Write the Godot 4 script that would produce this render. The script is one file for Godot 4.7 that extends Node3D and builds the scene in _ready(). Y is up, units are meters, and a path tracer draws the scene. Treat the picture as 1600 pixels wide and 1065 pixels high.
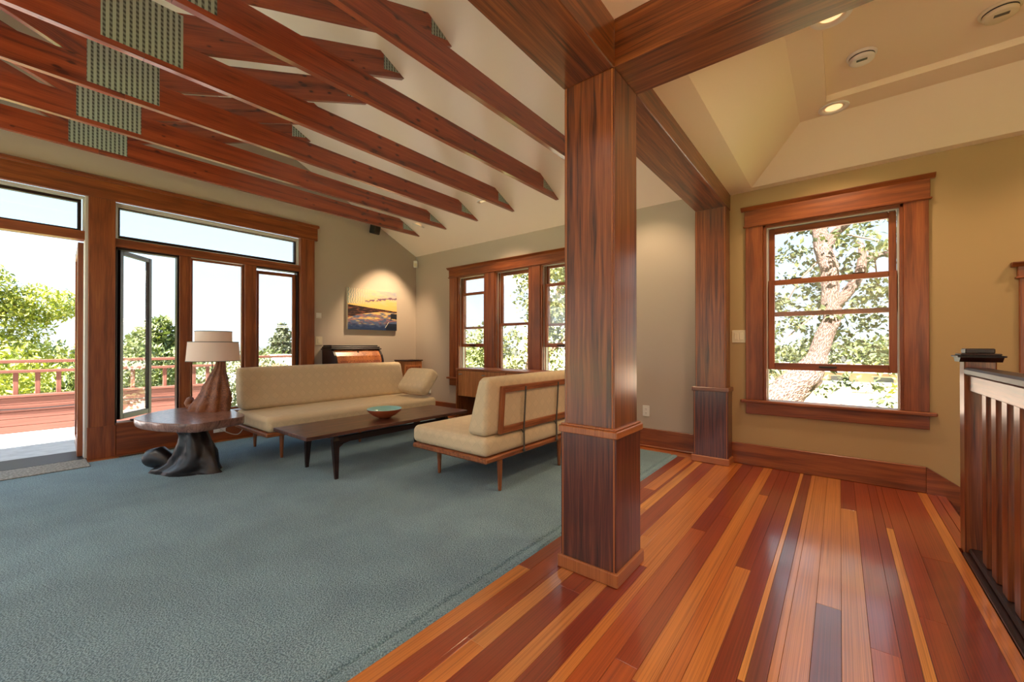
extends Node3D

# ---------------------------------------------------------------- mesh builder
class MB:
	var v := PackedVector3Array()
	var n := PackedVector3Array()
	var t := PackedVector2Array()
	var uo := Vector2.ZERO
	func tri(a: Vector3, b: Vector3, c: Vector3, na: Vector3, nb: Vector3, nc: Vector3, ta: Vector2, tb: Vector2, tc: Vector2) -> void:
		v.push_back(a); n.push_back(na); t.push_back(ta + uo)
		if (b - a).cross(c - a).dot(na + nb + nc) > 0.0:
			v.push_back(c); n.push_back(nc); t.push_back(tc + uo)
			v.push_back(b); n.push_back(nb); t.push_back(tb + uo)
		else:
			v.push_back(b); n.push_back(nb); t.push_back(tb + uo)
			v.push_back(c); n.push_back(nc); t.push_back(tc + uo)
	func quad(a: Vector3, b: Vector3, c: Vector3, d: Vector3, nn: Vector3, g := Vector3.RIGHT) -> void:
		tri(a, b, c, nn, nn, nn, uvp(a, nn, g), uvp(b, nn, g), uvp(c, nn, g))
		tri(a, c, d, nn, nn, nn, uvp(a, nn, g), uvp(c, nn, g), uvp(d, nn, g))
	func uvp(p: Vector3, nn: Vector3, g: Vector3) -> Vector2:
		if absf(nn.dot(g)) < 0.8:
			return Vector2(p.dot(g), p.dot(nn.cross(g).normalized()))
		var a := Vector3.UP if absf(nn.y) < 0.8 else Vector3.RIGHT
		return Vector2(p.dot(a) * 0.3, p.dot(nn.cross(a).normalized()))
	# chamfered box; g is the direction of the grain
	func box(c: Vector3, s: Vector3, g := Vector3.RIGHT, b := 0.0, bs := Basis()) -> void:
		var h := s * 0.5
		b = minf(b, minf(h.x, minf(h.y, h.z)) * 0.9)
		for i in 3:
			var j := (i + 1) % 3
			var k := (i + 2) % 3
			for sg in [-1.0, 1.0]:
				var nn := Vector3.ZERO
				nn[i] = sg
				var q: Array[Vector3] = []
				for e in [[-1, -1], [1, -1], [1, 1], [-1, 1]]:
					var p := Vector3.ZERO
					p[i] = sg * h[i]
					p[j] = e[0] * (h[j] - b)
					p[k] = e[1] * (h[k] - b)
					q.append(p)
				_q(q, nn, g, c, bs)
				if b > 0.0:
					for sj in [-1.0, 1.0]:
						var e2 := nn
						e2[j] = sj
						e2 = e2.normalized()
						var r: Array[Vector3] = []
						for w in [[0, -1], [1, -1], [1, 1], [0, 1]]:
							var p := Vector3.ZERO
							p[i] = sg * (h[i] - (b if w[0] == 1 else 0.0))
							p[j] = sj * (h[j] - (0.0 if w[0] == 1 else b))
							p[k] = w[1] * (h[k] - b)
							r.append(p)
						_q(r, e2, g, c, bs)
		if b > 0.0:
			for x in [-1.0, 1.0]:
				for y in [-1.0, 1.0]:
					for z in [-1.0, 1.0]:
						var nn := Vector3(x, y, z).normalized()
						var p0 := Vector3(x * h.x, y * (h.y - b), z * (h.z - b))
						var p1 := Vector3(x * (h.x - b), y * h.y, z * (h.z - b))
						var p2 := Vector3(x * (h.x - b), y * (h.y - b), z * h.z)
						var wn := bs * nn
						tri(c + bs * p0, c + bs * p1, c + bs * p2, wn, wn, wn, Vector2(p0.x, p0.y), Vector2(p1.x, p1.y), Vector2(p2.x, p2.y))
	func _q(q: Array[Vector3], nn: Vector3, g: Vector3, c: Vector3, bs: Basis) -> void:
		var wn := bs * nn
		var o: Array[Vector2] = []
		for p in q:
			o.append(uvp(p, nn, g))
		tri(c + bs * q[0], c + bs * q[1], c + bs * q[2], wn, wn, wn, o[0], o[1], o[2])
		tri(c + bs * q[0], c + bs * q[2], c + bs * q[3], wn, wn, wn, o[0], o[2], o[3])
	func bb(x0: float, x1: float, y0: float, y1: float, z0: float, z1: float, g := Vector3.RIGHT, b := 0.0) -> void:
		box(Vector3(x0 + x1, y0 + y1, z0 + z1) * 0.5, Vector3(absf(x1 - x0), absf(y1 - y0), absf(z1 - z0)), g, b)
	# polygon extruded along an axis (0: points are z,y; 1: points are x,z; 2: points are x,y)
	func prism(poly: PackedVector2Array, ax: int, d0: float, d1: float, g := Vector3.RIGHT) -> void:
		var at := func(p: Vector2, d: float) -> Vector3:
			return Vector3(d, p.y, p.x) if ax == 0 else (Vector3(p.x, d, p.y) if ax == 1 else Vector3(p.x, p.y, d))
		var axis := Vector3.ZERO
		axis[ax] = 1.0
		var ids := Geometry2D.triangulate_polygon(poly)
		for q in range(0, ids.size(), 3):
			for e in [[d0, -1.0], [d1, 1.0]]:
				var nn: Vector3 = axis * e[1] * signf(d1 - d0)
				var a: Vector3 = at.call(poly[ids[q]], e[0])
				var b: Vector3 = at.call(poly[ids[q + 1]], e[0])
				var c: Vector3 = at.call(poly[ids[q + 2]], e[0])
				tri(a, b, c, nn, nn, nn, uvp(a, nn, g), uvp(b, nn, g), uvp(c, nn, g))
		var area := 0.0
		for i in poly.size():
			area += poly[i].cross(poly[(i + 1) % poly.size()])
		for i in poly.size():
			var p := poly[i]
			var r := poly[(i + 1) % poly.size()]
			var e := (r - p).normalized()
			var o := Vector2(e.y, -e.x) * signf(area)
			var nn: Vector3 = at.call(o, 0.0)
			quad(at.call(p, d0), at.call(r, d0), at.call(r, d1), at.call(p, d1), nn, g)
	func lathe(c: Vector3, prof: Array, seg := 24, bs := Basis()) -> void:
		var m := prof.size()
		var nr: Array[Vector2] = []
		for i in m:
			var a: Vector2 = prof[maxi(i - 1, 0)]
			var b: Vector2 = prof[mini(i + 1, m - 1)]
			var d := (b - a).normalized()
			nr.append(Vector2(d.y, -d.x))
		var l := 0.0
		for i in m - 1:
			var p: Vector2 = prof[i]
			var q: Vector2 = prof[i + 1]
			var l2 := l + p.distance_to(q)
			for s in seg:
				var a0 := TAU * s / seg
				var a1 := TAU * (s + 1) / seg
				var e0 := Vector3(cos(a0), 0, sin(a0))
				var e1 := Vector3(cos(a1), 0, sin(a1))
				var P := [e0 * p.x + Vector3.UP * p.y, e1 * p.x + Vector3.UP * p.y, e1 * q.x + Vector3.UP * q.y, e0 * q.x + Vector3.UP * q.y]
				var N := [e0 * nr[i].x + Vector3.UP * nr[i].y, e1 * nr[i].x + Vector3.UP * nr[i].y, e1 * nr[i + 1].x + Vector3.UP * nr[i + 1].y, e0 * nr[i + 1].x + Vector3.UP * nr[i + 1].y]
				var T := [Vector2(l, a0 * 0.1), Vector2(l, a1 * 0.1), Vector2(l2, a1 * 0.1), Vector2(l2, a0 * 0.1)]
				if p.x > 1e-5:
					tri(c + bs * P[0], c + bs * P[1], c + bs * P[2], bs * N[0], bs * N[1], bs * N[2], T[0], T[1], T[2])
				if q.x > 1e-5:
					tri(c + bs * P[0], c + bs * P[2], c + bs * P[3], bs * N[0], bs * N[2], bs * N[3], T[0], T[2], T[3])
			l = l2
	# rings of points joined to one skin; every ring has the same number of points
	func skin(rings: Array, capped := true, us := 1.0, vs := 1.0) -> void:
		var m := rings.size()
		var k: int = rings[0].size()
		var cen: Array[Vector3] = []
		for r in rings:
			var s := Vector3.ZERO
			for p in r:
				s += p
			cen.append(s / k)
		var nm := func(i: int, j: int) -> Vector3:
			var a: Vector3 = rings[maxi(i - 1, 0)][j]
			var b: Vector3 = rings[mini(i + 1, m - 1)][j]
			var c: Vector3 = rings[i][(j + k - 1) % k]
			var d: Vector3 = rings[i][(j + 1) % k]
			var nn := (b - a).cross(d - c).normalized()
			if nn.dot(rings[i][j] - cen[i]) < 0.0:
				nn = -nn
			return nn
		var l := 0.0
		for i in m - 1:
			var l2 := l + cen[i].distance_to(cen[i + 1])
			for j in k:
				var j2 := (j + 1) % k
				var t0 := Vector2(l * us, float(j) / k * vs)
				var t1 := Vector2(l * us, float(j + 1) / k * vs)
				var t2 := Vector2(l2 * us, float(j + 1) / k * vs)
				var t3 := Vector2(l2 * us, float(j) / k * vs)
				var n0: Vector3 = nm.call(i, j)
				var n1: Vector3 = nm.call(i, j2)
				var n2: Vector3 = nm.call(i + 1, j2)
				var n3: Vector3 = nm.call(i + 1, j)
				tri(rings[i][j], rings[i][j2], rings[i + 1][j2], n0, n1, n2, t0, t1, t2)
				tri(rings[i][j], rings[i + 1][j2], rings[i + 1][j], n0, n2, n3, t0, t2, t3)
			l = l2
		if capped:
			for e in [0, m - 1]:
				var nn := (cen[e] - cen[1 if e == 0 else m - 2]).normalized()
				for j in k:
					tri(cen[e], rings[e][j], rings[e][(j + 1) % k], nn, nn, nn, Vector2(0, 0), Vector2(0.03, 0), Vector2(0, 0.03))
	func tube(pts: Array, rad: Array, seg := 8, us := 1.0, vs := 1.0) -> void:
		var rings := []
		var up := Vector3.ZERO
		for i in pts.size():
			var d: Vector3 = (pts[mini(i + 1, pts.size() - 1)] - pts[maxi(i - 1, 0)]).normalized()
			if up == Vector3.ZERO:
				up = d.cross(Vector3.UP if absf(d.y) < 0.9 else Vector3.RIGHT).normalized()
			up = (up - d * up.dot(d)).normalized()
			var w := d.cross(up)
			var r := []
			for s in seg:
				var a := TAU * s / seg
				r.append(pts[i] + (up * cos(a) + w * sin(a)) * rad[i])
			rings.append(r)
		skin(rings, true, us, vs)
	# rounded, slightly bulging block; bend shapes each point
	func cushion(c: Vector3, s: Vector3, r: float, res := 10, bulge := 0.01, taper := 0.0, lean := 0.0) -> void:
		var h := s * 0.5
		for i in 3:
			var j := (i + 1) % 3
			var k := (i + 2) % 3
			for sg in [-1.0, 1.0]:
				var P := []
				var N := []
				var T := []
				for a in res + 1:
					for b in res + 1:
						var p := Vector3.ZERO
						p[i] = sg * h[i]
						# points gather near the edges, where the rounding is
						p[j] = h[j] * _ease(2.0 * a / res - 1.0, r / h[j])
						p[k] = h[k] * _ease(2.0 * b / res - 1.0, r / h[k])
						var inn := p.clamp(-h + Vector3.ONE * r, h - Vector3.ONE * r)
						var d := (p - inn).normalized()
						var q := inn + d * r
						var f := (1.0 - pow(absf(p[j] / h[j]), 2.0)) * (1.0 - pow(absf(p[k] / h[k]), 2.0))
						q[i] += sg * bulge * f
						var tt := Vector2(p[j], p[k]) if i != 0 else Vector2(p[k], p[j])
						if taper > 0.0:
							# thinner towards the top, and leaning back
							var up := clampf((q.y + h.y) / s.y, 0.0, 1.0)
							q.z -= up * (clampf((q.z + h.z) / s.z, 0.0, 1.0) * taper + lean)
						P.append(q + c); N.append(d); T.append(tt)
				for a in res:
					for b in res:
						var i0 := a * (res + 1) + b
						var i1 := i0 + res + 1
						tri(P[i0], P[i1], P[i1 + 1], N[i0], N[i1], N[i1 + 1], T[i0], T[i1], T[i1 + 1])
						tri(P[i0], P[i1 + 1], P[i0 + 1], N[i0], N[i1 + 1], N[i0 + 1], T[i0], T[i1 + 1], T[i0 + 1])
	func _ease(x: float, e: float) -> float:
		var q := absf(x)
		e = clampf(e, 0.02, 0.6)
		var y := q / 0.5 * (1.0 - e) if q < 0.5 else (1.0 - e) + e * (q - 0.5) / 0.5
		return signf(x) * y
	func mesh() -> ArrayMesh:
		var a := []
		a.resize(Mesh.ARRAY_MAX)
		a[Mesh.ARRAY_VERTEX] = v
		a[Mesh.ARRAY_NORMAL] = n
		a[Mesh.ARRAY_TEX_UV] = t
		a[Mesh.ARRAY_TEX_UV2] = t
		var m := ArrayMesh.new()
		m.add_surface_from_arrays(Mesh.PRIMITIVE_TRIANGLES, a)
		return m

var M := {}
var taken := {}
var rng := RandomNumberGenerator.new()
const X := Vector3.RIGHT
const Y := Vector3.UP
const Z := Vector3.BACK

func numbered(called: String) -> String:
	if not taken.has(called):
		taken[called] = 0
		return called
	taken[called] += 1
	return "%s_%03d" % [called, taken[called]]

func mbr() -> MB:
	var b := MB.new()
	b.uo = Vector2(rng.randf() * 3.0, rng.randf() * 3.0)
	return b

func tag(o: Node, label: String, category: String, group := "") -> void:
	o.set_meta("label", label)
	o.set_meta("category", category)
	if group:
		o.set_meta("group", group)

func thing(called: String, label: String, category: String, at := Vector3.ZERO, group := "") -> Node3D:
	var o := Node3D.new()
	o.name = numbered(called)
	add_child(o)
	o.position = at
	tag(o, label, category, group)
	return o

func part(parent: Node, called: String, mb: MB, m: Material, label := "") -> MeshInstance3D:
	var o := MeshInstance3D.new()
	o.mesh = mb.mesh()
	o.material_override = m
	o.name = called
	parent.add_child(o, true)
	if label:
		o.set_meta("label", label)
	return o

func one(called: String, mb: MB, m: Material, label: String, category: String, group := "") -> MeshInstance3D:
	var o := part(self, numbered(called), mb, m)
	tag(o, label, category, group)
	return o

func struct(called: String, mb: MB, m: Material, label: String, category: String) -> MeshInstance3D:
	var o := part(self, numbered(called), mb, m)
	o.set_meta("kind", "structure")
	tag(o, label, category)
	return o

func sthing(called: String, label: String, category: String) -> Node3D:
	var o := thing(called, label, category)
	o.set_meta("kind", "structure")
	return o

# ---------------------------------------------------------------- textures
func fold(x: float) -> float:
	return 1.0 - absf(2.0 * x - 1.0)

func c8(r: int, g: int, b: int) -> Color:
	return Color(r / 255.0, g / 255.0, b / 255.0)

# wood with the grain along u; streak counts how many bands lie across the texture
func wood_tex(w: int, h: int, sd: int, cols: Array, streak: float, fine: float, wave: float, knots := 0, contrast := 1.0, broad := 0.75, along := 5.0) -> ImageTexture:
	var im := Image.create(w, h, false, Image.FORMAT_RGB8)
	var na := FastNoiseLite.new()
	na.seed = sd
	na.frequency = 1.0
	na.fractal_octaves = 3
	var nb := FastNoiseLite.new()
	nb.seed = sd + 7
	nb.frequency = 1.0
	nb.fractal_octaves = 2
	var gr := Gradient.new()
	var offs := PackedFloat32Array()
	var cc := PackedColorArray()
	for i in cols.size():
		offs.push_back(float(i) / (cols.size() - 1))
		cc.push_back(cols[i])
	gr.offsets = offs
	gr.colors = cc
	var kn := []
	var r := RandomNumberGenerator.new()
	r.seed = sd
	for i in knots:
		kn.append(Vector3(r.randf(), r.randf(), r.randf_range(0.012, 0.03)))
	for y in h:
		var fv := fold((y + 0.5) / h)
		for x in w:
			var fu := fold((x + 0.5) / w)
			var warp := nb.get_noise_2d(fu * 3.0, fv * 5.0) * wave
			var dark := 0.0
			for k in kn:
				var d: float = Vector2((fu - k.x) * 1.6, (fv - k.y) * 0.5).length() / k.z
				if d < 4.0:
					warp += 0.25 * exp(-d) * signf(fv - k.y) * wave * 3.0
					dark += 0.8 * exp(-d * d * 1.2)
			var a := na.get_noise_2d(fu * 1.3, (fv + warp * 0.06) * streak)
			var f := na.get_noise_2d(fu * along + 40.0, (fv + warp * 0.04) * fine)
			var q := clampf(0.5 + (a * broad + f * 0.38) * contrast - dark, 0.0, 1.0)
			im.set_pixel(x, y, gr.sample(q))
	return ImageTexture.create_from_image(im)

func mat(col: Color, rough := 0.6, tex: Texture2D = null, us := 1.0, vs := 1.0) -> StandardMaterial3D:
	var m := StandardMaterial3D.new()
	m.albedo_color = col
	m.roughness = rough
	if tex:
		m.albedo_texture = tex
		m.uv1_scale = Vector3(us, vs, 1)
	return m

func coat(m: StandardMaterial3D, amount: float, rough: float) -> StandardMaterial3D:
	m.clearcoat_enabled = true
	m.clearcoat = amount
	m.clearcoat_roughness = rough
	return m

func noise_tex(sd: int, freq: float, size: int, kind := FastNoiseLite.TYPE_SIMPLEX_SMOOTH, ramp: Gradient = null) -> NoiseTexture2D:
	var f := FastNoiseLite.new()
	f.seed = sd
	f.frequency = freq
	f.noise_type = kind
	f.fractal_octaves = 3
	var t := NoiseTexture2D.new()
	t.width = size
	t.height = size
	t.seamless = true
	t.noise = f
	if ramp:
		t.color_ramp = ramp
	return t

func ramp2(a: Color, b: Color) -> Gradient:
	var g := Gradient.new()
	g.offsets = PackedFloat32Array([0.15, 0.85])
	g.colors = PackedColorArray([a, b])
	return g

func fabric_tex() -> ImageTexture:
	var s := 256
	var im := Image.create(s, s, false, Image.FORMAT_RGB8)
	var nz := FastNoiseLite.new()
	nz.seed = 5
	nz.frequency = 0.35
	for y in s:
		for x in s:
			# woven lozenges, four to a repeat
			var u := fposmod(x / 64.0, 1.0)
			var v := fposmod(y / 64.0, 1.0)
			var d := absf(u - 0.5) + absf(v - 0.5)
			var k := 0.95 + 0.018 * (1.0 if d < 0.36 else 0.0) - 0.018 * (1.0 if absf(d - 0.44) < 0.035 else 0.0)
			k += nz.get_noise_2d(x, y) * 0.05
			im.set_pixel(x, y, Color(k, k * 0.985, k * 0.95))
	return ImageTexture.create_from_image(im)

func plate_tex() -> ImageTexture:
	var s := 128
	var im := Image.create(s, s, false, Image.FORMAT_RGB8)
	var base := c8(176, 190, 180)
	for y in s:
		for x in s:
			# pressed teeth: upright rows of slanted slots
			var u := fposmod(x / 16.0, 1.0)
			var row := int(x / 16.0)
			var v := fposmod(y / 16.0 + 0.5 * (row % 2) + u * 0.5, 1.0)
			var k := 1.0
			if u > 0.3 and u < 0.75:
				k = 0.42 if v < 0.5 else 0.72
			im.set_pixel(x, y, Color(base.r * k, base.g * k, base.b * k))
	return ImageTexture.create_from_image(im)

func painting_tex() -> ImageTexture:
	var w := 320
	var h := 232
	var im := Image.create(w, h, false, Image.FORMAT_RGB8)
	var nz := FastNoiseLite.new()
	nz.seed = 11
	nz.frequency = 0.02
	nz.fractal_octaves = 3
	for y in h:
		for x in w:
			var u := float(x) / w
			var v := float(y) / h
			var q := nz.get_noise_2d(x * 0.6, y * 2.2)
			var q2 := nz.get_noise_2d(x * 0.9 + 300, y * 3.0)
			var c: Color
			var shore := 0.40 + 0.10 * u
			if v < shore:
				c = c8(226, 190, 160).lerp(c8(230, 190, 112), clampf((v - 0.1) / 0.3 + q * 0.6, 0, 1))
				if u > 0.45 and v < 0.2:
					c = c.lerp(c8(150, 155, 170), clampf((u - 0.45) * 1.4 + q2 * 0.5, 0, 1))
				var cl := 0.30 - 0.2 * (u - 0.3)
				if u > 0.33 and absf(v - cl + q2 * 0.05) < 0.025 and q2 > -0.15:
					c = c8(120, 90, 110)
				if u < 0.45 and v < 0.37:
					var k := fposmod(u * 22.0 + q * 0.5, 1.0)
					c = c.lerp(c8(120, 150, 165) if k < 0.35 else c8(215, 205, 180), (0.45 - u) * 2.0)
			elif v < shore + 0.28 * (1.0 - u) * (1.0 - u) + 0.035:
				c = c8(38, 22, 24).lerp(c8(150, 88, 60), clampf(q2 * 1.5 + 0.15, 0, 1))
			else:
				c = c8(228, 190, 110).lerp(c8(205, 170, 140), clampf(0.5 + q, 0, 1))
				var k2 := clampf((v - 0.62 + q * 0.35 + 0.12 * u) / 0.2, 0, 1)
				c = c.lerp(c8(150, 105, 110) if q2 > 0.1 else c8(78, 92, 128), k2)
				c = c.lerp(c8(30, 50, 92), clampf((v - 0.82 + q2 * 0.15) / 0.12, 0, 1))
				if u > 0.86 and v > 0.56 and v < 0.72 + q * 0.05:
					c = c8(34, 40, 50)
				if u > 0.76 and v > 0.82:
					c = c.lerp(c8(14, 20, 34), 0.7)
				if absf((u - 0.78) * 0.9 + (v - 0.86) * 0.45) < 0.006 and v > 0.78 and v < 0.93:
					c = c8(225, 220, 205)
			im.set_pixel(x, y, c)
	return ImageTexture.create_from_image(im)

func make_materials() -> void:
	var fir := wood_tex(512, 512, 3, [c8(150, 60, 22), c8(196, 96, 44), c8(226, 136, 70), c8(238, 156, 88)], 9.0, 70.0, 1.0, 0, 0.9)
	var pin := wood_tex(512, 512, 23, [c8(168, 146, 128), c8(226, 216, 204), c8(255, 250, 244)], 5.0, 44.0, 0.10, 0, 1.3, 0.12, 0.7)
	var sap := wood_tex(512, 512, 31, [c8(56, 25, 13), c8(104, 52, 25), c8(130, 71, 35), c8(152, 90, 46)], 9.0, 48.0, 0.5, 0, 0.85)
	var figured := wood_tex(512, 512, 37, [c8(44, 19, 17), c8(78, 36, 28), c8(100, 50, 36), c8(122, 66, 44)], 11.0, 46.0, 0.5, 0, 0.85)
	var trim := wood_tex(512, 512, 47, [c8(102, 48, 22), c8(138, 70, 32), c8(160, 90, 44)], 6.0, 50.0, 0.3, 0, 0.8)
	var truss := wood_tex(1024, 256, 59, [c8(74, 22, 10), c8(136, 54, 24), c8(158, 68, 32), c8(174, 82, 42)], 3.0, 26.0, 0.7, 7, 0.7)
	var waln := wood_tex(512, 256, 71, [c8(44, 22, 16), c8(84, 46, 32), c8(116, 70, 50)], 12.0, 60.0, 1.2, 0, 1.0)
	var teak := wood_tex(512, 256, 83, [c8(110, 56, 28), c8(150, 86, 46), c8(178, 108, 62)], 10.0, 60.0, 0.8, 0, 0.9)
	var slab := wood_tex(512, 512, 97, [c8(86, 54, 44), c8(132, 92, 78), c8(164, 124, 108)], 16.0, 50.0, 3.0, 2, 1.0)
	var burl := wood_tex(256, 256, 101, [c8(120, 58, 24), c8(178, 100, 48), c8(210, 138, 78)], 5.0, 14.0, 9.0, 5, 1.0)
	M.board_tex = pin
	M.boards = []
	for c in [c8(228, 142, 66), c8(218, 124, 52), c8(172, 72, 30), c8(152, 56, 24), c8(198, 98, 40), c8(238, 164, 80), c8(136, 62, 38), c8(224, 148, 80)]:
		var bm := coat(mat(c, 0.28, pin, 0.5, 2.2), 1.0, 0.13)
		bm.metallic_specular = 0.65
		M.boards.append(bm)
	M.sapele = coat(mat(Color(1.0, 0.97, 0.94), 0.34, sap, 0.33, 1.6), 0.35, 0.18)
	M.veneer = coat(mat(Color.WHITE, 0.34, figured, 0.4, 1.8), 0.5, 0.16)
	M.bead = coat(mat(c8(190, 118, 66), 0.35, pin, 0.4, 3.0), 0.3, 0.2)
	M.trim = coat(mat(Color(1, 1, 1), 0.38, trim, 0.4, 1.2), 0.25, 0.25)
	M.truss = coat(mat(Color(1, 1, 1), 0.45, truss, 0.35, 2.4), 1.0, 0.16)
	M.walnut = coat(mat(Color(1, 1, 1), 0.35, waln, 0.5, 2.0), 0.3, 0.2)
	M.teak = mat(Color(1, 1, 1), 0.42, teak, 0.6, 2.4)
	M.slab = coat(mat(Color(1, 1, 1), 0.3, slab, 0.9, 0.9), 0.4, 0.15)
	M.burl = coat(mat(Color(1, 1, 1), 0.35, burl, 2.0, 2.0), 0.3, 0.2)
	M.tambour = mat(c8(226, 152, 94), 0.45, pin, 0.8, 1.5)
	M.dark_wood = mat(c8(120, 90, 84), 0.4, waln, 0.5, 2.0)
	M.root_wood = coat(mat(c8(70, 52, 50), 0.45, waln, 1.5, 3.0), 0.4, 0.25)
	M.lamp_wood = mat(c8(255, 214, 150), 0.45, slab, 2.5, 3.0)
	M.deck = mat(c8(132, 84, 72), 0.7, pin, 0.5, 2.0)
	M.wall = mat(c8(186, 171, 156), 0.85)
	M.wall_hall = mat(c8(174, 144, 101), 0.85)  # warm lamp light on the hall walls is mixed into this colour
	M.ceiling = mat(c8(250, 232, 218), 0.9)
	M.ceiling_hall = mat(c8(242, 224, 196), 0.9)
	M.white = mat(c8(232, 228, 220), 0.45)
	M.cream = mat(c8(222, 208, 178), 0.5)
	M.track = mat(c8(205, 198, 188), 0.4)
	M.black = mat(c8(26, 26, 28), 0.45)
	M.dark_metal = mat(c8(58, 56, 54), 0.35)
	M.dark_metal.metallic = 0.8
	M.grey_metal = mat(c8(150, 150, 148), 0.35)
	M.grey_metal.metallic = 0.8
	M.strap = mat(c8(92, 88, 78), 0.5)
	M.plate = mat(Color(1, 1, 1), 0.45, plate_tex(), 4.5, 4.5)
	M.plate.metallic = 0.25
	var fab := fabric_tex()
	M.fabric = mat(c8(230, 208, 174), 0.85, fab, 2.6, 2.6)
	M.fabric.rim_enabled = true
	M.fabric.rim = 0.25
	M.fabric.heightmap_enabled = true
	M.fabric.heightmap_texture = fab
	M.fabric.heightmap_scale = 0.8
	M.shade = mat(c8(248, 230, 216), 0.9)
	M.shade.backlight_enabled = true
	M.shade.backlight = Color(0.75, 0.62, 0.5)
	M.shade_trim = mat(c8(110, 104, 92), 0.8)
	M.bowl_out = mat(c8(168, 84, 46), 0.5)
	M.bowl_in = coat(mat(c8(150, 200, 192), 0.3), 0.5, 0.1)
	M.glass = mat(Color(0.9, 0.95, 0.95, 0.04), 0.0)
	M.glass.transparency = BaseMaterial3D.TRANSPARENCY_ALPHA
	# carpet: cut pile seen as clumps, with brushed patches
	var pile := noise_tex(13, 0.10, 512, FastNoiseLite.TYPE_SIMPLEX, ramp2(c8(78, 106, 117), c8(166, 198, 210)))
	M.carpet = mat(Color.WHITE, 0.95, pile, 2.0, 2.0)
	M.carpet.heightmap_enabled = true
	M.carpet.heightmap_texture = pile
	M.carpet.heightmap_scale = 0.9
	M.carpet.detail_enabled = true
	M.carpet.detail_blend_mode = BaseMaterial3D.BLEND_MODE_MUL
	M.carpet.detail_uv_layer = BaseMaterial3D.DETAIL_UV_2
	M.carpet.detail_albedo = noise_tex(19, 0.012, 512, FastNoiseLite.TYPE_SIMPLEX_SMOOTH, ramp2(Color(0.93, 0.93, 0.94), Color(1, 1, 1)))
	M.carpet.uv2_scale = Vector3(0.4, 0.4, 1)
	M.carpet.rim_enabled = true
	M.carpet.rim = 0.3
	M.mat_rug = mat(Color.WHITE, 0.95, noise_tex(29, 0.05, 256, FastNoiseLite.TYPE_SIMPLEX, ramp2(c8(120, 118, 114), c8(176, 172, 166))), 3.0, 3.0)
	M.mat_out = mat(Color.WHITE, 0.95, noise_tex(37, 0.2, 256, FastNoiseLite.TYPE_SIMPLEX, ramp2(c8(90, 104, 98), c8(150, 164, 156))), 4.0, 4.0)
	M.landing = mat(Color.WHITE, 0.8, noise_tex(41, 0.03, 256, FastNoiseLite.TYPE_SIMPLEX, ramp2(c8(186, 186, 188), c8(202, 202, 204))), 0.7, 0.7)
	# outdoors
	M.leaf = mat(Color.WHITE, 0.55)
	M.leaf.vertex_color_use_as_albedo = true
	M.leaf.backlight_enabled = true
	M.leaf.backlight = Color(0.55, 0.6, 0.3)
	var bark := noise_tex(43, 0.04, 256, FastNoiseLite.TYPE_SIMPLEX, ramp2(c8(92, 70, 62), c8(206, 176, 162)))
	M.bark = mat(c8(196, 190, 188), 0.9, bark, 1.2, 3.0)
	M.bark.heightmap_enabled = true
	M.bark.heightmap_texture = bark
	M.bark.heightmap_scale = 4.0
	M.bark_plain = mat(c8(120, 96, 78), 0.9)
	M.grass = mat(Color.WHITE, 0.95, noise_tex(53, 0.02, 256, FastNoiseLite.TYPE_SIMPLEX, ramp2(c8(120, 136, 74), c8(180, 178, 120))), 0.05, 0.05)
	M.stucco = mat(c8(236, 206, 186), 0.9)
	M.stucco_white = mat(c8(240, 236, 228), 0.9)
	M.roof_red = mat(c8(186, 132, 108), 0.85)
	M.roof_grey = mat(c8(176, 166, 158), 0.85)
	M.dark_pane = mat(c8(96, 104, 110), 0.15)
	M.stair = mat(c8(150, 84, 48), 0.45, trim, 0.5, 1.2)

# ---------------------------------------------------------------- camera and light
func set_camera_and_light() -> void:
	var cam := Camera3D.new()
	cam.name = "camera"
	cam.near = 0.05
	cam.far = 400.0
	cam.projection = Camera3D.PROJECTION_FRUSTUM
	cam.size = 2.0 * cam.near * 532.5 / 636.0
	cam.frustum_offset = Vector2(0.0, cam.near * 4.6 / 636.0)
	cam.position = Vector3(0, 1.1, 0)
	cam.rotation_degrees = Vector3(0.245, -51.15, 0)
	add_child(cam)
	cam.current = true
	var sky := ProceduralSkyMaterial.new()
	sky.sky_top_color = c8(182, 219, 248)
	sky.sky_horizon_color = c8(235, 248, 255)
	sky.sky_curve = 0.16
	sky.ground_bottom_color = c8(150, 150, 120)
	sky.ground_horizon_color = c8(226, 230, 226)
	sky.sky_energy_multiplier = 1.4
	sky.ground_energy_multiplier = 1.3
	sky.sun_angle_max = 2.0
	var env := Environment.new()
	env.background_mode = Environment.BG_SKY
	env.sky = Sky.new()
	env.sky.sky_material = sky
	env.tonemap_mode = Environment.TONE_MAPPER_LINEAR
	env.tonemap_exposure = 0.77
	env.sdfgi_enabled = true
	env.ssao_enabled = true
	env.ssil_enabled = true
	var we := WorldEnvironment.new()
	we.name = "environment"
	we.environment = env
	add_child(we)
	var sun := DirectionalLight3D.new()
	sun.name = "sun"
	sun.light_color = Color(1.0, 0.97, 0.93)
	sun.light_energy = 21.0
	sun.light_angular_distance = 0.6
	sun.shadow_enabled = true
	add_child(sun)
	# high sun from behind the house, so that no beam enters the windows in view
	sun.look_at_from_position(Vector3(-1.05, 1.0, 0.25) * 10.0, Vector3.ZERO)

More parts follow.
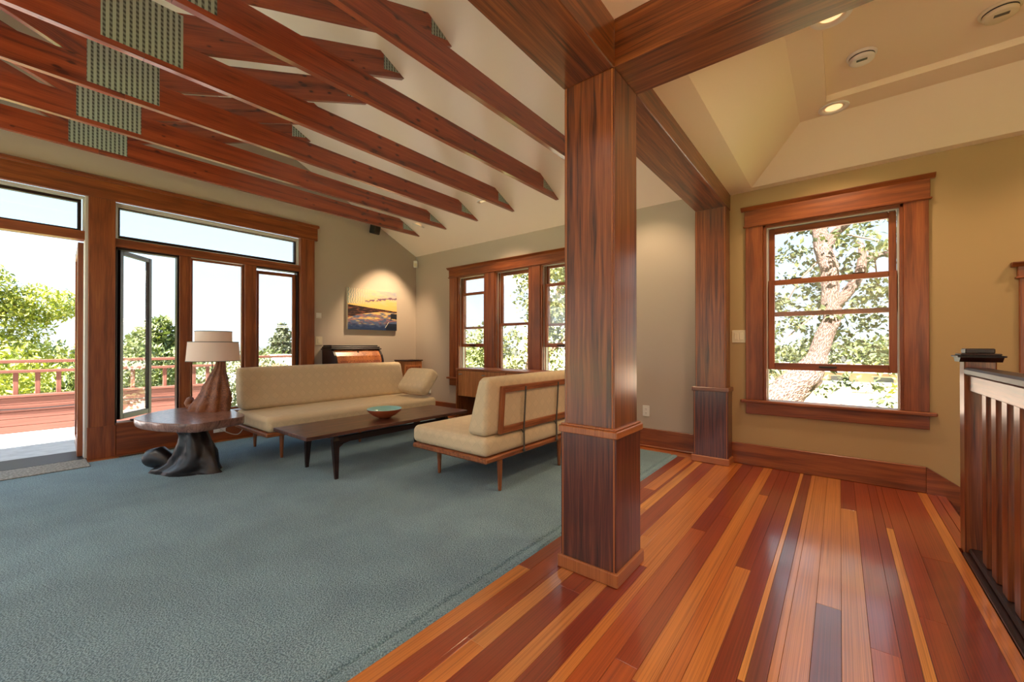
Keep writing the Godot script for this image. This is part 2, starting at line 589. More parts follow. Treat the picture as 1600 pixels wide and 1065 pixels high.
# recessed downlight: trim ring, glowing lens and the light just below it
func downlight(at: Vector3, down: Vector3, energy: float, cone: float, label: String, group: String, col := Color(1.0, 0.82, 0.6)) -> void:
	var t := thing("recessed_downlight", label, "downlight", at, group)
	var bs := Basis(Quaternion(Y, -down))
	var r := mbr()
	r.lathe(Vector3.ZERO, [Vector2(0.088, 0.004), Vector2(0.09, -0.002), Vector2(0.086, -0.008), Vector2(0.066, -0.007), Vector2(0.062, -0.002), Vector2(0.05, 0.012)], 32, bs)
	part(t, "trim_ring", r, M.white)
	var g := mbr()
	g.lathe(Vector3.ZERO, [Vector2(0.05, 0.0005), Vector2(0.03, -0.001), Vector2(0.0, -0.0015)], 24, bs)
	var gm := mat(Color(1, 0.9, 0.7), 0.5)
	gm.emission_enabled = true
	gm.emission = Color(1.0, 0.86, 0.62)
	gm.emission_energy_multiplier = 1.3
	part(t, "lamp_lens", g, gm)
	var l := SpotLight3D.new()
	l.name = "lamp_light"
	l.light_color = col
	l.light_energy = energy
	l.light_size = 0.05
	l.spot_angle = cone
	l.spot_angle_attenuation = 0.6
	l.spot_range = 14.0
	l.spot_attenuation = 2.0
	l.shadow_enabled = true
	t.add_child(l)
	l.position = down * 0.02
	l.basis = Basis.looking_at(down, Vector3.RIGHT if absf(down.y) > 0.9 else Vector3.UP)

# ---------------------------------------------------------------- shell
const XL := 4.40        # living room, wall with the triple window
const XH := 4.32        # hall, wall with the single window
const ZL := -5.66       # wall with the doors to the deck
const RIDGE := 0.505
const XW := -3.39       # far side of the living room, out of view

func cy(x: float) -> float:
	return 2.62 + 0.49 * (XL - x) if x > RIDGE else 2.62 + 0.49 * (x - XW)

func poly(a: Array) -> PackedVector2Array:
	var p := PackedVector2Array()
	for e in a:
		p.push_back(Vector2(e[0], e[1]))
	return p

func build_shell() -> void:
	# wall with the doors: plaster round the glazing, up into the gable
	var w := mbr()
	var z0 := ZL - 0.16
	w.prism(poly([[2.52, -0.3], [4.56, -0.3], [4.56, cy(4.4)], [RIDGE, cy(RIDGE)], [-3.55, cy(XW)], [-3.55, -0.3], [-3.0, -0.3], [-3.0, 2.60], [2.52, 2.60]]), 2, z0, ZL)
	struct("wall_back", w, M.wall, "grey-beige gable wall around the deck doors and under the trusses", "wall")
	# wall with the triple window
	w = mbr()
	w.bb(XL, 4.56, -0.3, 0.6, ZL, -0.98)
	w.bb(XL, 4.56, 2.2, 2.70, ZL, -0.98)
	w.bb(XL, 4.56, 0.6, 2.2, ZL, -4.66)
	w.bb(XL, 4.56, 0.6, 2.2, -2.44, -0.98)
	struct("wall_right", w, M.wall, "grey-beige living room wall around the triple window", "wall")
	# hall wall with the single window, going down beside the stairs
	w = mbr()
	w.bb(XH, 4.56, -2.8, 0.59, -0.98, 3.2)
	w.bb(XH, 4.56, 2.18, 2.95, -0.98, 3.2)
	w.bb(XH, 4.56, 0.59, 2.18, -0.98, -0.53)
	w.bb(XH, 4.56, 0.59, 2.18, 0.37, 1.03)
	w.bb(XH, 4.56, 1.56, 2.18, 1.03, 3.2)
	w.bb(XH, 4.56, 0.59, 1.56, 1.75, 3.2)
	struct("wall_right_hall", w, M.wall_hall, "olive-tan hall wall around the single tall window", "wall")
	# far side of the living room and of the hall, out of view: windows let daylight in
	w = mbr()
	w.bb(XW - 0.16, XW, -0.3, 0.08, ZL, 3.2)
	w.bb(XW - 0.16, XW, 2.4, 2.75, ZL, 3.2)
	w.bb(XW - 0.16, XW, 0.08, 2.4, ZL, -5.3)
	w.bb(XW - 0.16, XW, 0.08, 2.4, -1.45, 0.9)
	w.bb(XW - 0.16, XW, 0.08, 2.4, 2.8, 3.2)
	w.bb(XW - 0.16, XW, 0.08, 2.4, -3.45, -3.3)
	struct("wall_left", w, M.wall, "grey-beige wall opposite the triple window", "wall")
	w = mbr()
	w.bb(XW - 0.16, 4.56, 2.3, 2.95, 3.2, 3.36)
	w.bb(XW - 0.16, -2.6, -0.3, 2.3, 3.2, 3.36)
	w.bb(-2.6, 1.2, -0.3, 0.25, 3.2, 3.36)
	w.bb(1.2, 4.56, -2.8, 2.3, 3.2, 3.36)
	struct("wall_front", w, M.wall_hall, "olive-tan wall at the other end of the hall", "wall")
	# gable wall over the boxed beam
	w = mbr()
	w.prism(poly([[XW - 0.1, 2.45], [4.42, 2.45], [4.42, cy(4.4) + 0.02], [RIDGE, cy(RIDGE) + 0.02], [XW - 0.1, cy(XW) + 0.02]]), 2, -1.05, -0.83)
	struct("wall_gable", w, M.ceiling, "cream gable wall above the boxed mahogany beam", "wall")
	# living room ceiling: two slopes
	w = mbr()
	w.prism(poly([[4.95, 2.62 - 0.49 * 0.55], [RIDGE, cy(RIDGE)], [-3.94, 2.62 - 0.49 * 0.55], [-3.94, 2.62 - 0.49 * 0.55 + 0.3], [RIDGE, cy(RIDGE) + 0.3], [4.95, 2.62 - 0.49 * 0.55 + 0.3]]), 2, -6.6, -0.83)
	struct("ceiling", w, M.ceiling, "cream sloped ceiling above the wooden trusses", "ceiling")
	# ceiling of the entry side, left of the cross beam
	w = mbr()
	w.bb(XW - 0.16, 1.80, 2.607, 2.95, -0.86, 3.36)
	struct("ceiling_entry", w, M.ceiling, "cream flat ceiling left of the cross beam", "ceiling")
	# hall tray ceiling
	w = mbr()
	var o := [2.02, XH + 0.02, -0.86, 3.3]
	var a := [2.12, 4.23, -0.62, 3.0]
	var b := [2.53, 3.81, -0.233, 2.61]
	var c := [2.78, 3.60, -0.07, 2.44]
	_ring(w, o, 2.53, a, 2.53)
	_ring(w, a, 2.53, b, 2.81)
	_ring(w, b, 2.81, c, 2.81)
	_ring(w, c, 2.81, [c[0] + 0.001, c[1] - 0.001, c[2] + 0.001, c[3] - 0.001], 2.85)
	w.quad(Vector3(c[0], 2.85, c[2]), Vector3(c[1], 2.85, c[2]), Vector3(c[1], 2.85, c[3]), Vector3(c[0], 2.85, c[3]), -Y)
	w.bb(2.0, 4.56, 2.93, 3.0, -0.9, 3.36)  # unseen slab above the tray, added to keep outside light from leaking in
	struct("ceiling_hall", w, M.ceiling_hall, "cream tray ceiling with sloped sides and a recessed panel", "ceiling")

func _ring(w: MB, p: Array, py: float, q: Array, qy: float) -> void:
	var P := [Vector3(p[0], py, p[2]), Vector3(p[1], py, p[2]), Vector3(p[1], py, p[3]), Vector3(p[0], py, p[3])]
	var Q := [Vector3(q[0], qy, q[2]), Vector3(q[1], qy, q[2]), Vector3(q[1], qy, q[3]), Vector3(q[0], qy, q[3])]
	for i in 4:
		var j := (i + 1) % 4
		var nn: Vector3 = (P[j] - P[i]).cross(Q[i] - P[i]).normalized()
		if nn.y > 0.01:
			nn = -nn
		elif absf(nn.y) <= 0.01:
			var mid: Vector3 = (P[i] + P[j]) * 0.5
			var cen := Vector3((p[0] + p[1]) * 0.5, mid.y, (p[2] + p[3]) * 0.5)
			if nn.dot(cen - mid) < 0.0:
				nn = -nn
		w.quad(P[i], P[j], Q[j], Q[i], nn)

# boards: z from, z to, then pairs of (x where the board ends, tone)
const STRIPS := [
	[-1.262, -1.190, [[1.62, 0], [4.20, 3]]],
	[-1.190, -1.100, [[2.2, 2], [3.1, 2], [4.20, 0]]],
	[-1.100, -1.080, [[1.095, 2], [4.15, 3]]],
	[-1.080, -1.010, [[1.095, 0], [2.7, 7], [4.12, 5]]],
	[-1.010, -0.900, [[1.6, 3], [4.12, 2]]],
	[-0.900, -0.835, [[2.32, 7], [4.12, 0]]],
	[-0.835, -0.750, [[2.0, 3], [4.30, 0]]],
	[-0.750, -0.705, [[3.2, 0], [4.30, 1]]],
	[-0.705, -0.620, [[2.6, 4], [4.30, 3]]],
	[-0.620, -0.538, [[1.35, 4], [2.9, 2], [4.30, 2]]],
	[-0.538, -0.470, [[1.3, 2], [4.30, 0]]],
	[-0.470, -0.410, [[3.5, 1], [4.30, 3]]],
	[-0.410, -0.342, [[2.29, 0], [4.30, 3]]],
	[-0.342, -0.268, [[1.1, 3], [4.30, 3]]],
	[-0.268, -0.246, [[1.52, 3], [4.30, 5]]],
	[-0.246, -0.190, [[4.30, 6]]],
	[-0.190, -0.162, [[4.30, 7]]],
	[-0.162, -0.082, [[1.35, 0], [4.30, 7]]],
	[-0.082, 0.002, [[2.18, 6], [4.30, 7]]],
	[0.002, 0.084, [[3.55, 7], [4.30, 3]]],
	[0.084, 0.166, [[1.98, 4], [4.30, 2]]],
	[0.166, 0.214, [[4.30, 3]]],
	[0.214, 0.247, [[3.34, 5], [4.30, 2]]],
	[0.247, 0.329, [[2.33, 2], [4.30, 2]]],
	[0.329, 0.449, [[3.0, 3], [4.30, 2]]],
	[0.449, 0.500, [[4.30, 0]]],
]

func build_floor() -> void:
	var f := mbr()
	f.bb(XW - 0.1, 4.45, -0.3, -0.021, ZL - 0.1, 0.60)
	f.bb(XW - 0.1, 1.15, -0.3, -0.021, 0.60, 3.3)
	var fl := struct("floor", f, M.stair, "reddish fir plank floor of the hall", "floor")
	for s in STRIPS:
		var x: float = XW
		var first := true
		for e in s[2]:
			var xe: float = e[0]
			var pieces := [[x, xe]]
			if first and xe > -0.3:
				pieces = [[x, -0.6 - 0.5 * rng.randf()], [0.0, xe]]
				pieces[1][0] = pieces[0][1]
			for p in pieces:
				var b := mbr()
				b.bb(p[0], p[1] - 0.0008, -0.02, 0.0, s[0] + 0.0005, s[1] - 0.0005, X, 0.0009)
				part(fl, "board", b, M.boards[e[1]])
			x = xe
			first = false
	# boards between the stairs and the wall, and past the railing
	for k in 2:
		var b := mbr()
		b.bb(3.26, 4.30, -0.02, 0.0, 0.501 + k * 0.05, 0.549 + k * 0.05, X, 0.0009)
		part(fl, "board", b, M.boards[2])
	for k in 10:
		var b := mbr()
		b.bb(XW, 1.15, -0.02, 0.0, 0.501 + k * 0.27, 0.769 + k * 0.27, X, 0.0009)
		part(fl, "board", b, M.boards[[0, 2, 4, 7, 3][k % 5]])
	# border boards round the carpet
	for e in [[XW, 4.36, ZL, -5.53, 0], [XW, 4.36, -5.529, -5.475, 1], [4.28, 4.39, -5.47, -1.1, 1], [4.205, 4.279, -5.47, -1.1, 0]]:
		var b := mbr()
		b.bb(e[0], e[1], -0.02, 0.0, e[2], e[3], X if e[4] < 2 and e[1] - e[0] > 1.0 else Z, 0.0009)
		part(fl, "board", b, M.boards[e[4]])
	# carpet
	var c := mbr()
	c.box(Vector3((XW + 4.205) * 0.5, -0.002, (-5.475 - 1.318) * 0.5), Vector3(4.205 - XW, 0.028, 4.157), X, 0.010)
	c.box(Vector3((XW + 4.205) * 0.5, -0.003, -1.290), Vector3(4.205 - XW, 0.026, 0.056), X, 0.011)
	var cp := one("carpet", c, M.carpet, "blue-green cut-pile carpet covering the living room floor", "carpet")
	cp.position = Vector3.ZERO
	# stair well: treads going down beside the hall wall, and its walls
	var st := sthing("stairs", "dark wooden stairs going down behind the railing", "stairs")
	for k in 7:
		var t := mbr()
		var zz := 0.60 + k * 0.27
		t.bb(3.24, XH, -0.17 * (k + 1) - 0.04, -0.17 * (k + 1), zz, zz + 0.30, X, 0.006)
		t.bb(3.24, XH, -0.17 * (k + 1), -0.17 * k - (0.022 if k == 0 else 0.04), zz, zz + 0.02, X)
		part(st, "tread", t, M.stair)
	var ww := mbr()
	ww.bb(1.15, 3.24, -2.8, -0.021, 0.60, 0.66)
	ww.bb(1.05, 1.15, -2.8, -0.021, 0.60, 3.3)
	ww.bb(1.05, 4.5, -2.9, -2.8, 0.6, 3.3)
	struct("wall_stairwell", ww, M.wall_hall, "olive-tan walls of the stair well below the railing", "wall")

func build_baseboards() -> void:
	var b := mbr()
	b.bb(4.375, XL, 0, 0.20, ZL, -1.09, Z, 0.004)
	b.bb(4.36, XL, 0, 0.02, ZL, -1.09, Z, 0.006)
	struct("baseboard_right", b, M.trim, "reddish wooden baseboard under the triple window", "baseboard")
	b = mbr()
	b.bb(4.295, XH, 0, 0.195, -0.80, 0.50, Z, 0.004)
	b.prism(poly([[0.50, 0.195], [0.50, -0.03], [0.62, -0.10], [2.6, -1.45], [2.6, -1.18]]), 0, 4.295, XH, Z)
	struct("baseboard_right_hall", b, M.trim, "reddish wooden baseboard of the hall, slanting down the stairs", "baseboard")
	b = mbr()
	b.bb(2.66, XL, 0, 0.20, ZL, ZL + 0.025, X, 0.004)
	struct("baseboard_back", b, M.trim, "reddish wooden baseboard behind the cream sofa", "baseboard")

# glazing on the sides that the camera does not face
func build_unseen_windows() -> void:
	var t := sthing("window_5", "unseen wooden glazed doors opposite the triple window, enlarged to let in sun", "window")  # unseen; enlarged so that sun on the floor bounces up to the ceiling
	for e in [[-5.3, -3.45], [-3.3, -1.45], [0.9, 2.8]]:
		var b := mbr()
		for z in [e[0] + 0.03, (e[0] + e[1]) * 0.5, e[1] - 0.03]:
			b.bb(XW - 0.10, XW - 0.05, 0.08, 2.4, z - 0.03, z + 0.03, Y, 0.003)
		for y in [0.12, 2.36]:
			b.bb(XW - 0.10, XW - 0.05, y - 0.04, y + 0.04, e[0], e[1], Z, 0.003)
		part(t, "frame", b, M.trim)
		b = mbr()
		b.bb(XW - 0.078, XW - 0.074, 0.16, 2.32, e[0] + 0.06, e[1] - 0.06)
		part(t, "pane", b, M.glass)
	t = sthing("window_6", "wide wooden window in the wall behind the hall", "window")
	var f := mbr()
	for x in [-2.57, -1.3, -0.1, 1.17]:
		f.bb(x - 0.03, x + 0.03, 0.25, 2.3, 3.25, 3.30, Y, 0.003)
	for y in [0.28, 2.27]:
		f.bb(-2.6, 1.2, y - 0.03, y + 0.03, 3.25, 3.30, X, 0.003)
	part(t, "frame", f, M.trim)
	f = mbr()
	f.bb(-2.54, 1.14, 0.31, 2.24, 3.273, 3.277)
	part(t, "pane", f, M.glass)

# ---------------------------------------------------------------- timber
func build_column() -> void:
	var t := thing("column", "square mahogany column with panelled base, at the carpet edge", "column", Vector3(1.89, 0, -0.943))
	_clad(t, 0.134, 0.71, 2.387, "shaft_panel", M.sapele, M.sapele)
	_clad(t, 0.147, 0.06, 0.675, "base_panel", M.veneer, M.veneer)
	var b := mbr()
	b.bb(-0.160, 0.160, 0.0, 0.062, -0.160, 0.160, X, 0.004)
	part(t, "plinth", b, M.bead)
	b = mbr()
	b.bb(-0.157, 0.157, 0.672, 0.706, -0.157, 0.157, X, 0.004)
	b.bb(-0.148, 0.148, 0.706, 0.716, -0.148, 0.148, X, 0.003)
	part(t, "belt_moulding", b, M.bead)
	# half column against the wall
	t = thing("half_column", "mahogany half column against the wall, right of the outlet", "column", Vector3(4.235, 0, -0.948))
	_clad(t, 0.134, 0.71, 2.387, "shaft_panel", M.sapele, M.sapele, 0.085)
	_clad(t, 0.150, 0.06, 0.675, "base_panel", M.veneer, M.veneer, 0.098)
	b = mbr()
	b.bb(-0.115, 0.085, 0.0, 0.062, -0.165, 0.165, Z, 0.004)
	part(t, "plinth", b, M.bead)
	b = mbr()
	b.bb(-0.11, 0.085, 0.672, 0.710, -0.162, 0.162, Z, 0.004)
	part(t, "belt_moulding", b, M.sapele)

# four veneered faces with a light bead and a dark joint at each corner
func _clad(t: Node3D, h: float, y0: float, y1: float, called: String, mx: Material, mz: Material, hx := -1.0) -> void:
	if hx < 0.0:
		hx = h
	var core := mbr()
	core.bb(-hx + 0.004, hx - 0.004, y0, y1, -h + 0.004, h - 0.004, Y)
	part(t, "core", core, M.black)
	var e := 0.014
	for s in [-1.0, 1.0]:
		var p := mbr()
		p.box(Vector3(s * (hx - 0.004), (y0 + y1) * 0.5, 0), Vector3(0.008, y1 - y0, 2.0 * (h - e)), Y, 0.0015)
		part(t, called, p, mx)
		p = mbr()
		p.box(Vector3(0, (y0 + y1) * 0.5, s * (h - 0.004)), Vector3(2.0 * (hx - 0.003), y1 - y0, 0.008), Y, 0.0015)
		part(t, called, p, mz)
		for q in [-1.0, 1.0]:
			p = mbr()
			p.box(Vector3(s * (hx - 0.005), (y0 + y1) * 0.5, q * (h - 0.011)), Vector3(0.010, y1 - y0, 0.006), Y, 0.001)
			part(t, "corner_bead", p, M.bead)

func build_beams() -> void:
	# beam along the living room, from the far side to the half column
	var t := thing("boxed_beam", "long boxed mahogany beam running over the column to the wall", "beam")
	for e in [[XW, 1.75], [2.03, 4.32]]:
		var b := mbr()
		b.bb(e[0], e[1], 2.385, 2.395, -1.072, -0.812, X, 0.001)
		part(t, "bottom_panel", b, M.sapele)
		b = mbr()
		b.bb(e[0], e[1], 2.386, 2.64, -0.820, -0.808, X, 0.001)
		part(t, "side_panel", b, M.sapele)
		b = mbr()
		b.bb(e[0], e[1], 2.386, 2.64, -1.077, -1.065, X, 0.001)
		part(t, "side_panel", b, M.sapele)
	var m := mbr()
	m.bb(1.75, 2.03, 2.388, 2.64, -1.076, -0.809, X)
	part(t, "joint_block", m, M.sapele)
	# cross beam, over the camera's right
	t = thing("cross_beam", "boxed mahogany cross beam meeting the column at a right angle", "beam")
	var b := mbr()
	b.bb(1.762, 2.018, 2.385, 2.395, -0.807, 3.19, Z, 0.001)
	part(t, "bottom_panel", b, M.sapele)
	b = mbr()
	b.bb(1.756, 1.768, 2.386, 2.64, -0.807, 3.19, Z, 0.001)
	part(t, "side_panel", b, M.sapele)
	b = mbr()
	b.bb(2.012, 2.024, 2.386, 2.60, -0.807, 3.19, Z, 0.001)
	part(t, "side_panel", b, M.sapele)

func build_trusses() -> void:
	var zs := [-5.085, -4.465, -3.832, -3.202, -2.545, -1.92]
	var lab := ["wooden roof truss closest to the deck doors", "second wooden roof truss from the deck doors", "third wooden roof truss from the deck doors", "fourth wooden roof truss from the deck doors", "wooden roof truss second from the boxed beam", "wooden roof truss closest to the boxed beam"]
	var mir := func(a: Array) -> Array:
		var o := []
		for p in a:
			o.append([2.0 * RIDGE - p[0], p[1]])
		return o
	var web_b := func(x: float) -> float: return 3.02 + 0.405 * (x - 0.86)
	for i in zs.size():
		var z: float = zs[i]
		var t := thing("roof_truss", lab[i], "truss", Vector3(0, 0, z), "wooden roof trusses")
		# bottom chord in two lengths, spliced under the plate
		var ch := [[RIDGE + 0.001, 2.80], [4.03, 2.80], [3.652, 2.985], [RIDGE + 0.001, 2.985]]
		for q in [ch, mir.call(ch)]:
			var b := mbr()
			b.prism(poly(q), 2, -0.04, 0.0, X)
			part(t, "bottom_chord", b, M.truss)
		var wb := [[0.775, 2.986], [RIDGE + 0.001, 2.986], [RIDGE + 0.001, 3.108], [2.094, 3.75], [2.351, 3.624]]
		for q in [wb, mir.call(wb)]:
			var b := mbr()
			var s := 1.0 if q == wb else -1.0
			b.prism(poly(q), 2, -0.04, 0.0, Vector3(0.927, 0.375 * s, 0))
			part(t, "web", b, M.truss)
		for zz in [0.0, -0.042]:
			var p := mbr()
			p.bb(0.322, 0.688, 2.832, 3.165, zz, zz + 0.002, X)
			part(t, "nail_plate", p, M.plate, "grey toothed steel plate at the middle")
			for q in [[[3.715, 2.848], [3.912, 2.852], [3.715, 2.948]], [[2.13, 3.60], [2.295, 3.645], [2.13, 3.728]]]:
				for q2 in [q, mir.call(q)]:
					p = mbr()
					p.prism(poly(q2), 2, zz, zz + 0.002, X)
					part(t, "end_plate", p, M.plate, "grey toothed steel plate at the end")

# ---------------------------------------------------------------- windows
# double-hung sash in a wall across x; the lower sash sits nearer the room
func sash(t: Node3D, x: float, y0: float, y1: float, z0: float, z1: float, st := 0.042, top := 0.04, bot := 0.05, m: Material = null) -> void:
	if m == null:
		m = M.trim
	var s := Node3D.new()
	s.name = "sash"
	t.add_child(s, true)
	for z in [[z0, z0 + st], [z1 - st, z1]]:
		var b := mbr()
		b.bb(x, x + 0.036, y0, y1, z[0], z[1], Y, 0.004)
		part(s, "stile", b, m)
	for y in [[y0, y0 + bot], [y1 - top, y1]]:
		var b := mbr()
		b.bb(x + 0.001, x + 0.035, y[0], y[1], z0 + st, z1 - st, Z, 0.004)
		part(s, "rail", b, m)
	var g := mbr()
	g.bb(x + 0.016, x + 0.020, y0 + bot, y1 - top, z0 + st, z1 - st)
	part(s, "pane", g, M.glass)

func lift_handle(t: Node3D, x: float, y: float, z: float) -> void:
	var b := mbr()
	b.bb(x - 0.006, x, y - 0.008, y + 0.008, z - 0.06, z + 0.06, Z, 0.003)
	b.bb(x - 0.022, x - 0.012, y - 0.005, y + 0.005, z - 0.05, z + 0.05, Z, 0.003)
	for s in [-1.0, 1.0]:
		b.bb(x - 0.018, x, y - 0.006, y + 0.006, z + s * 0.05 - 0.006, z + s * 0.05 + 0.006, Z, 0.002)
	part(t, "lift_handle", b, M.dark_metal, "dark bronze lift handle")

func casing_x(t: Node3D, x: float, y_stool: float, y_head: float, head_h: float, za: float, zb: float, leg: float) -> void:
	for z in [[za, za + leg], [zb - leg, zb]]:
		var b := mbr()
		b.bb(x - 0.024, x, y_stool, y_head, z[0], z[1], Y, 0.003)
		part(t, "side_casing", b, M.trim)
	var b := mbr()
	b.bb(x - 0.028, x, y_head, y_head + head_h - 0.028, za - 0.008, zb + 0.008, Z, 0.003)
	b.bb(x - 0.040, x, y_head - 0.006, y_head + 0.008, za - 0.018, zb + 0.018, Z, 0.004)
	part(t, "head_casing", b, M.trim)
	b = mbr()
	b.prism(poly([[0, y_head + head_h - 0.030], [-0.028, y_head + head_h - 0.030], [-0.060, y_head + head_h - 0.006], [-0.060, y_head + head_h], [0, y_head + head_h]]), 2, za - 0.035, zb + 0.035, Z)
	var c := part(t, "crown", b, M.trim)
	c.position.x = x
	b = mbr()
	b.bb(x - 0.055, x + 0.10, y_stool - 0.026, y_stool, za - 0.04, zb + 0.04, Z, 0.006)
	part(t, "stool", b, M.trim)
	b = mbr()
	b.bb(x - 0.022, x, y_stool - 0.13, y_stool - 0.026, za, zb, Z, 0.003)
	part(t, "apron", b, M.trim)

func jambs_x(t: Node3D, x: float, y0: float, y1: float, z0: float, z1: float) -> void:
	var b := mbr()
	b.bb(x - 0.01, x + 0.15, y0, y1, z0, z0 + 0.022, Y, 0.002)
	b.bb(x - 0.01, x + 0.15, y0, y1, z1 - 0.022, z1, Y, 0.002)
	b.bb(x - 0.01, x + 0.15, y1 - 0.022, y1, z0, z1, Z, 0.002)
	part(t, "jamb", b, M.trim)
	b = mbr()
	for z in [z0 + 0.022, z1 - 0.028]:
		b.bb(x + 0.030, x + 0.036, y0, y1 - 0.022, z, z + 0.006, Y)
		b.bb(x + 0.078, x + 0.118, y0, y1 - 0.022, z, z + 0.006, Y)
	b.bb(x + 0.028, x + 0.034, y1 - 0.03, y1 - 0.022, z0 + 0.022, z1 - 0.022, Z)
	part(t, "track", b, M.track, "pale sash track")

func build_right_windows() -> void:
	# triple window of the living room
	var t := sthing("window_1", "triple sash window with reddish wood casing behind the credenza", "window")
	casing_x(t, XL, 0.61, 2.165, 0.155, -4.795, -2.305, 0.172)
	for z in [[-4.045, -3.85], [-3.235, -3.055]]:
		var b := mbr()
		b.bb(XL - 0.024, XL + 0.10, 0.61, 2.165, z[0], z[1], Y, 0.004)
		part(t, "mullion", b, M.trim)
	for z in [[-4.62, -4.045, true], [-3.85, -3.235, false], [-3.055, -2.48, true]]:
		jambs_x(t, XL, 0.61, 2.17, z[0], z[1])
		var a: float = z[0] + 0.03
		var c: float = z[1] - 0.03
		if z[2]:
			sash(t, XL + 0.076, 1.355, 2.15, a, c, 0.042, 0.035, 0.035)
			sash(t, XL + 0.036, 1.08, 1.91, a, c)
			lift_handle(t, XL + 0.036, 1.105, (a + c) * 0.5)
		else:
			sash(t, XL + 0.076, 1.385, 2.15, a, c, 0.042, 0.05, 0.035)
			sash(t, XL + 0.036, 0.62, 1.42, a, c)
	# single window of the hall
	t = sthing("window_2", "tall single sash window with wide reddish casing in the hall", "window")
	casing_x(t, XH, 0.605, 2.195, 0.178, -0.680, 0.518, 0.138)
	jambs_x(t, XH, 0.605, 2.19, -0.540, 0.382)
	sash(t, XH + 0.076, 1.365, 2.165, -0.508, 0.350, 0.046, 0.05, 0.04)
	sash(t, XH + 0.036, 0.885, 1.69, -0.508, 0.350, 0.048, 0.045, 0.06)
	lift_handle(t, XH + 0.036, 0.918, -0.08)
	var lk := mbr()
	for z in [-0.30, 0.12]:
		lk.bb(XH + 0.04, XH + 0.06, 1.69, 1.70, z - 0.04, z + 0.04, Z, 0.003)
	part(t, "sash_lock", lk, M.dark_metal, "dark sash lock")
	# stair window, just entering the picture at the right
	t = sthing("window_3", "low window with reddish casing past the stair railing", "window")
	casing_x(t, XH, 0.62, 1.56, 0.105, 0.948, 1.83, 0.085)
	jambs_x(t, XH, 0.59, 1.56, 1.03, 1.75)
	sash(t, XH + 0.05, 0.62, 1.54, 1.06, 1.72)

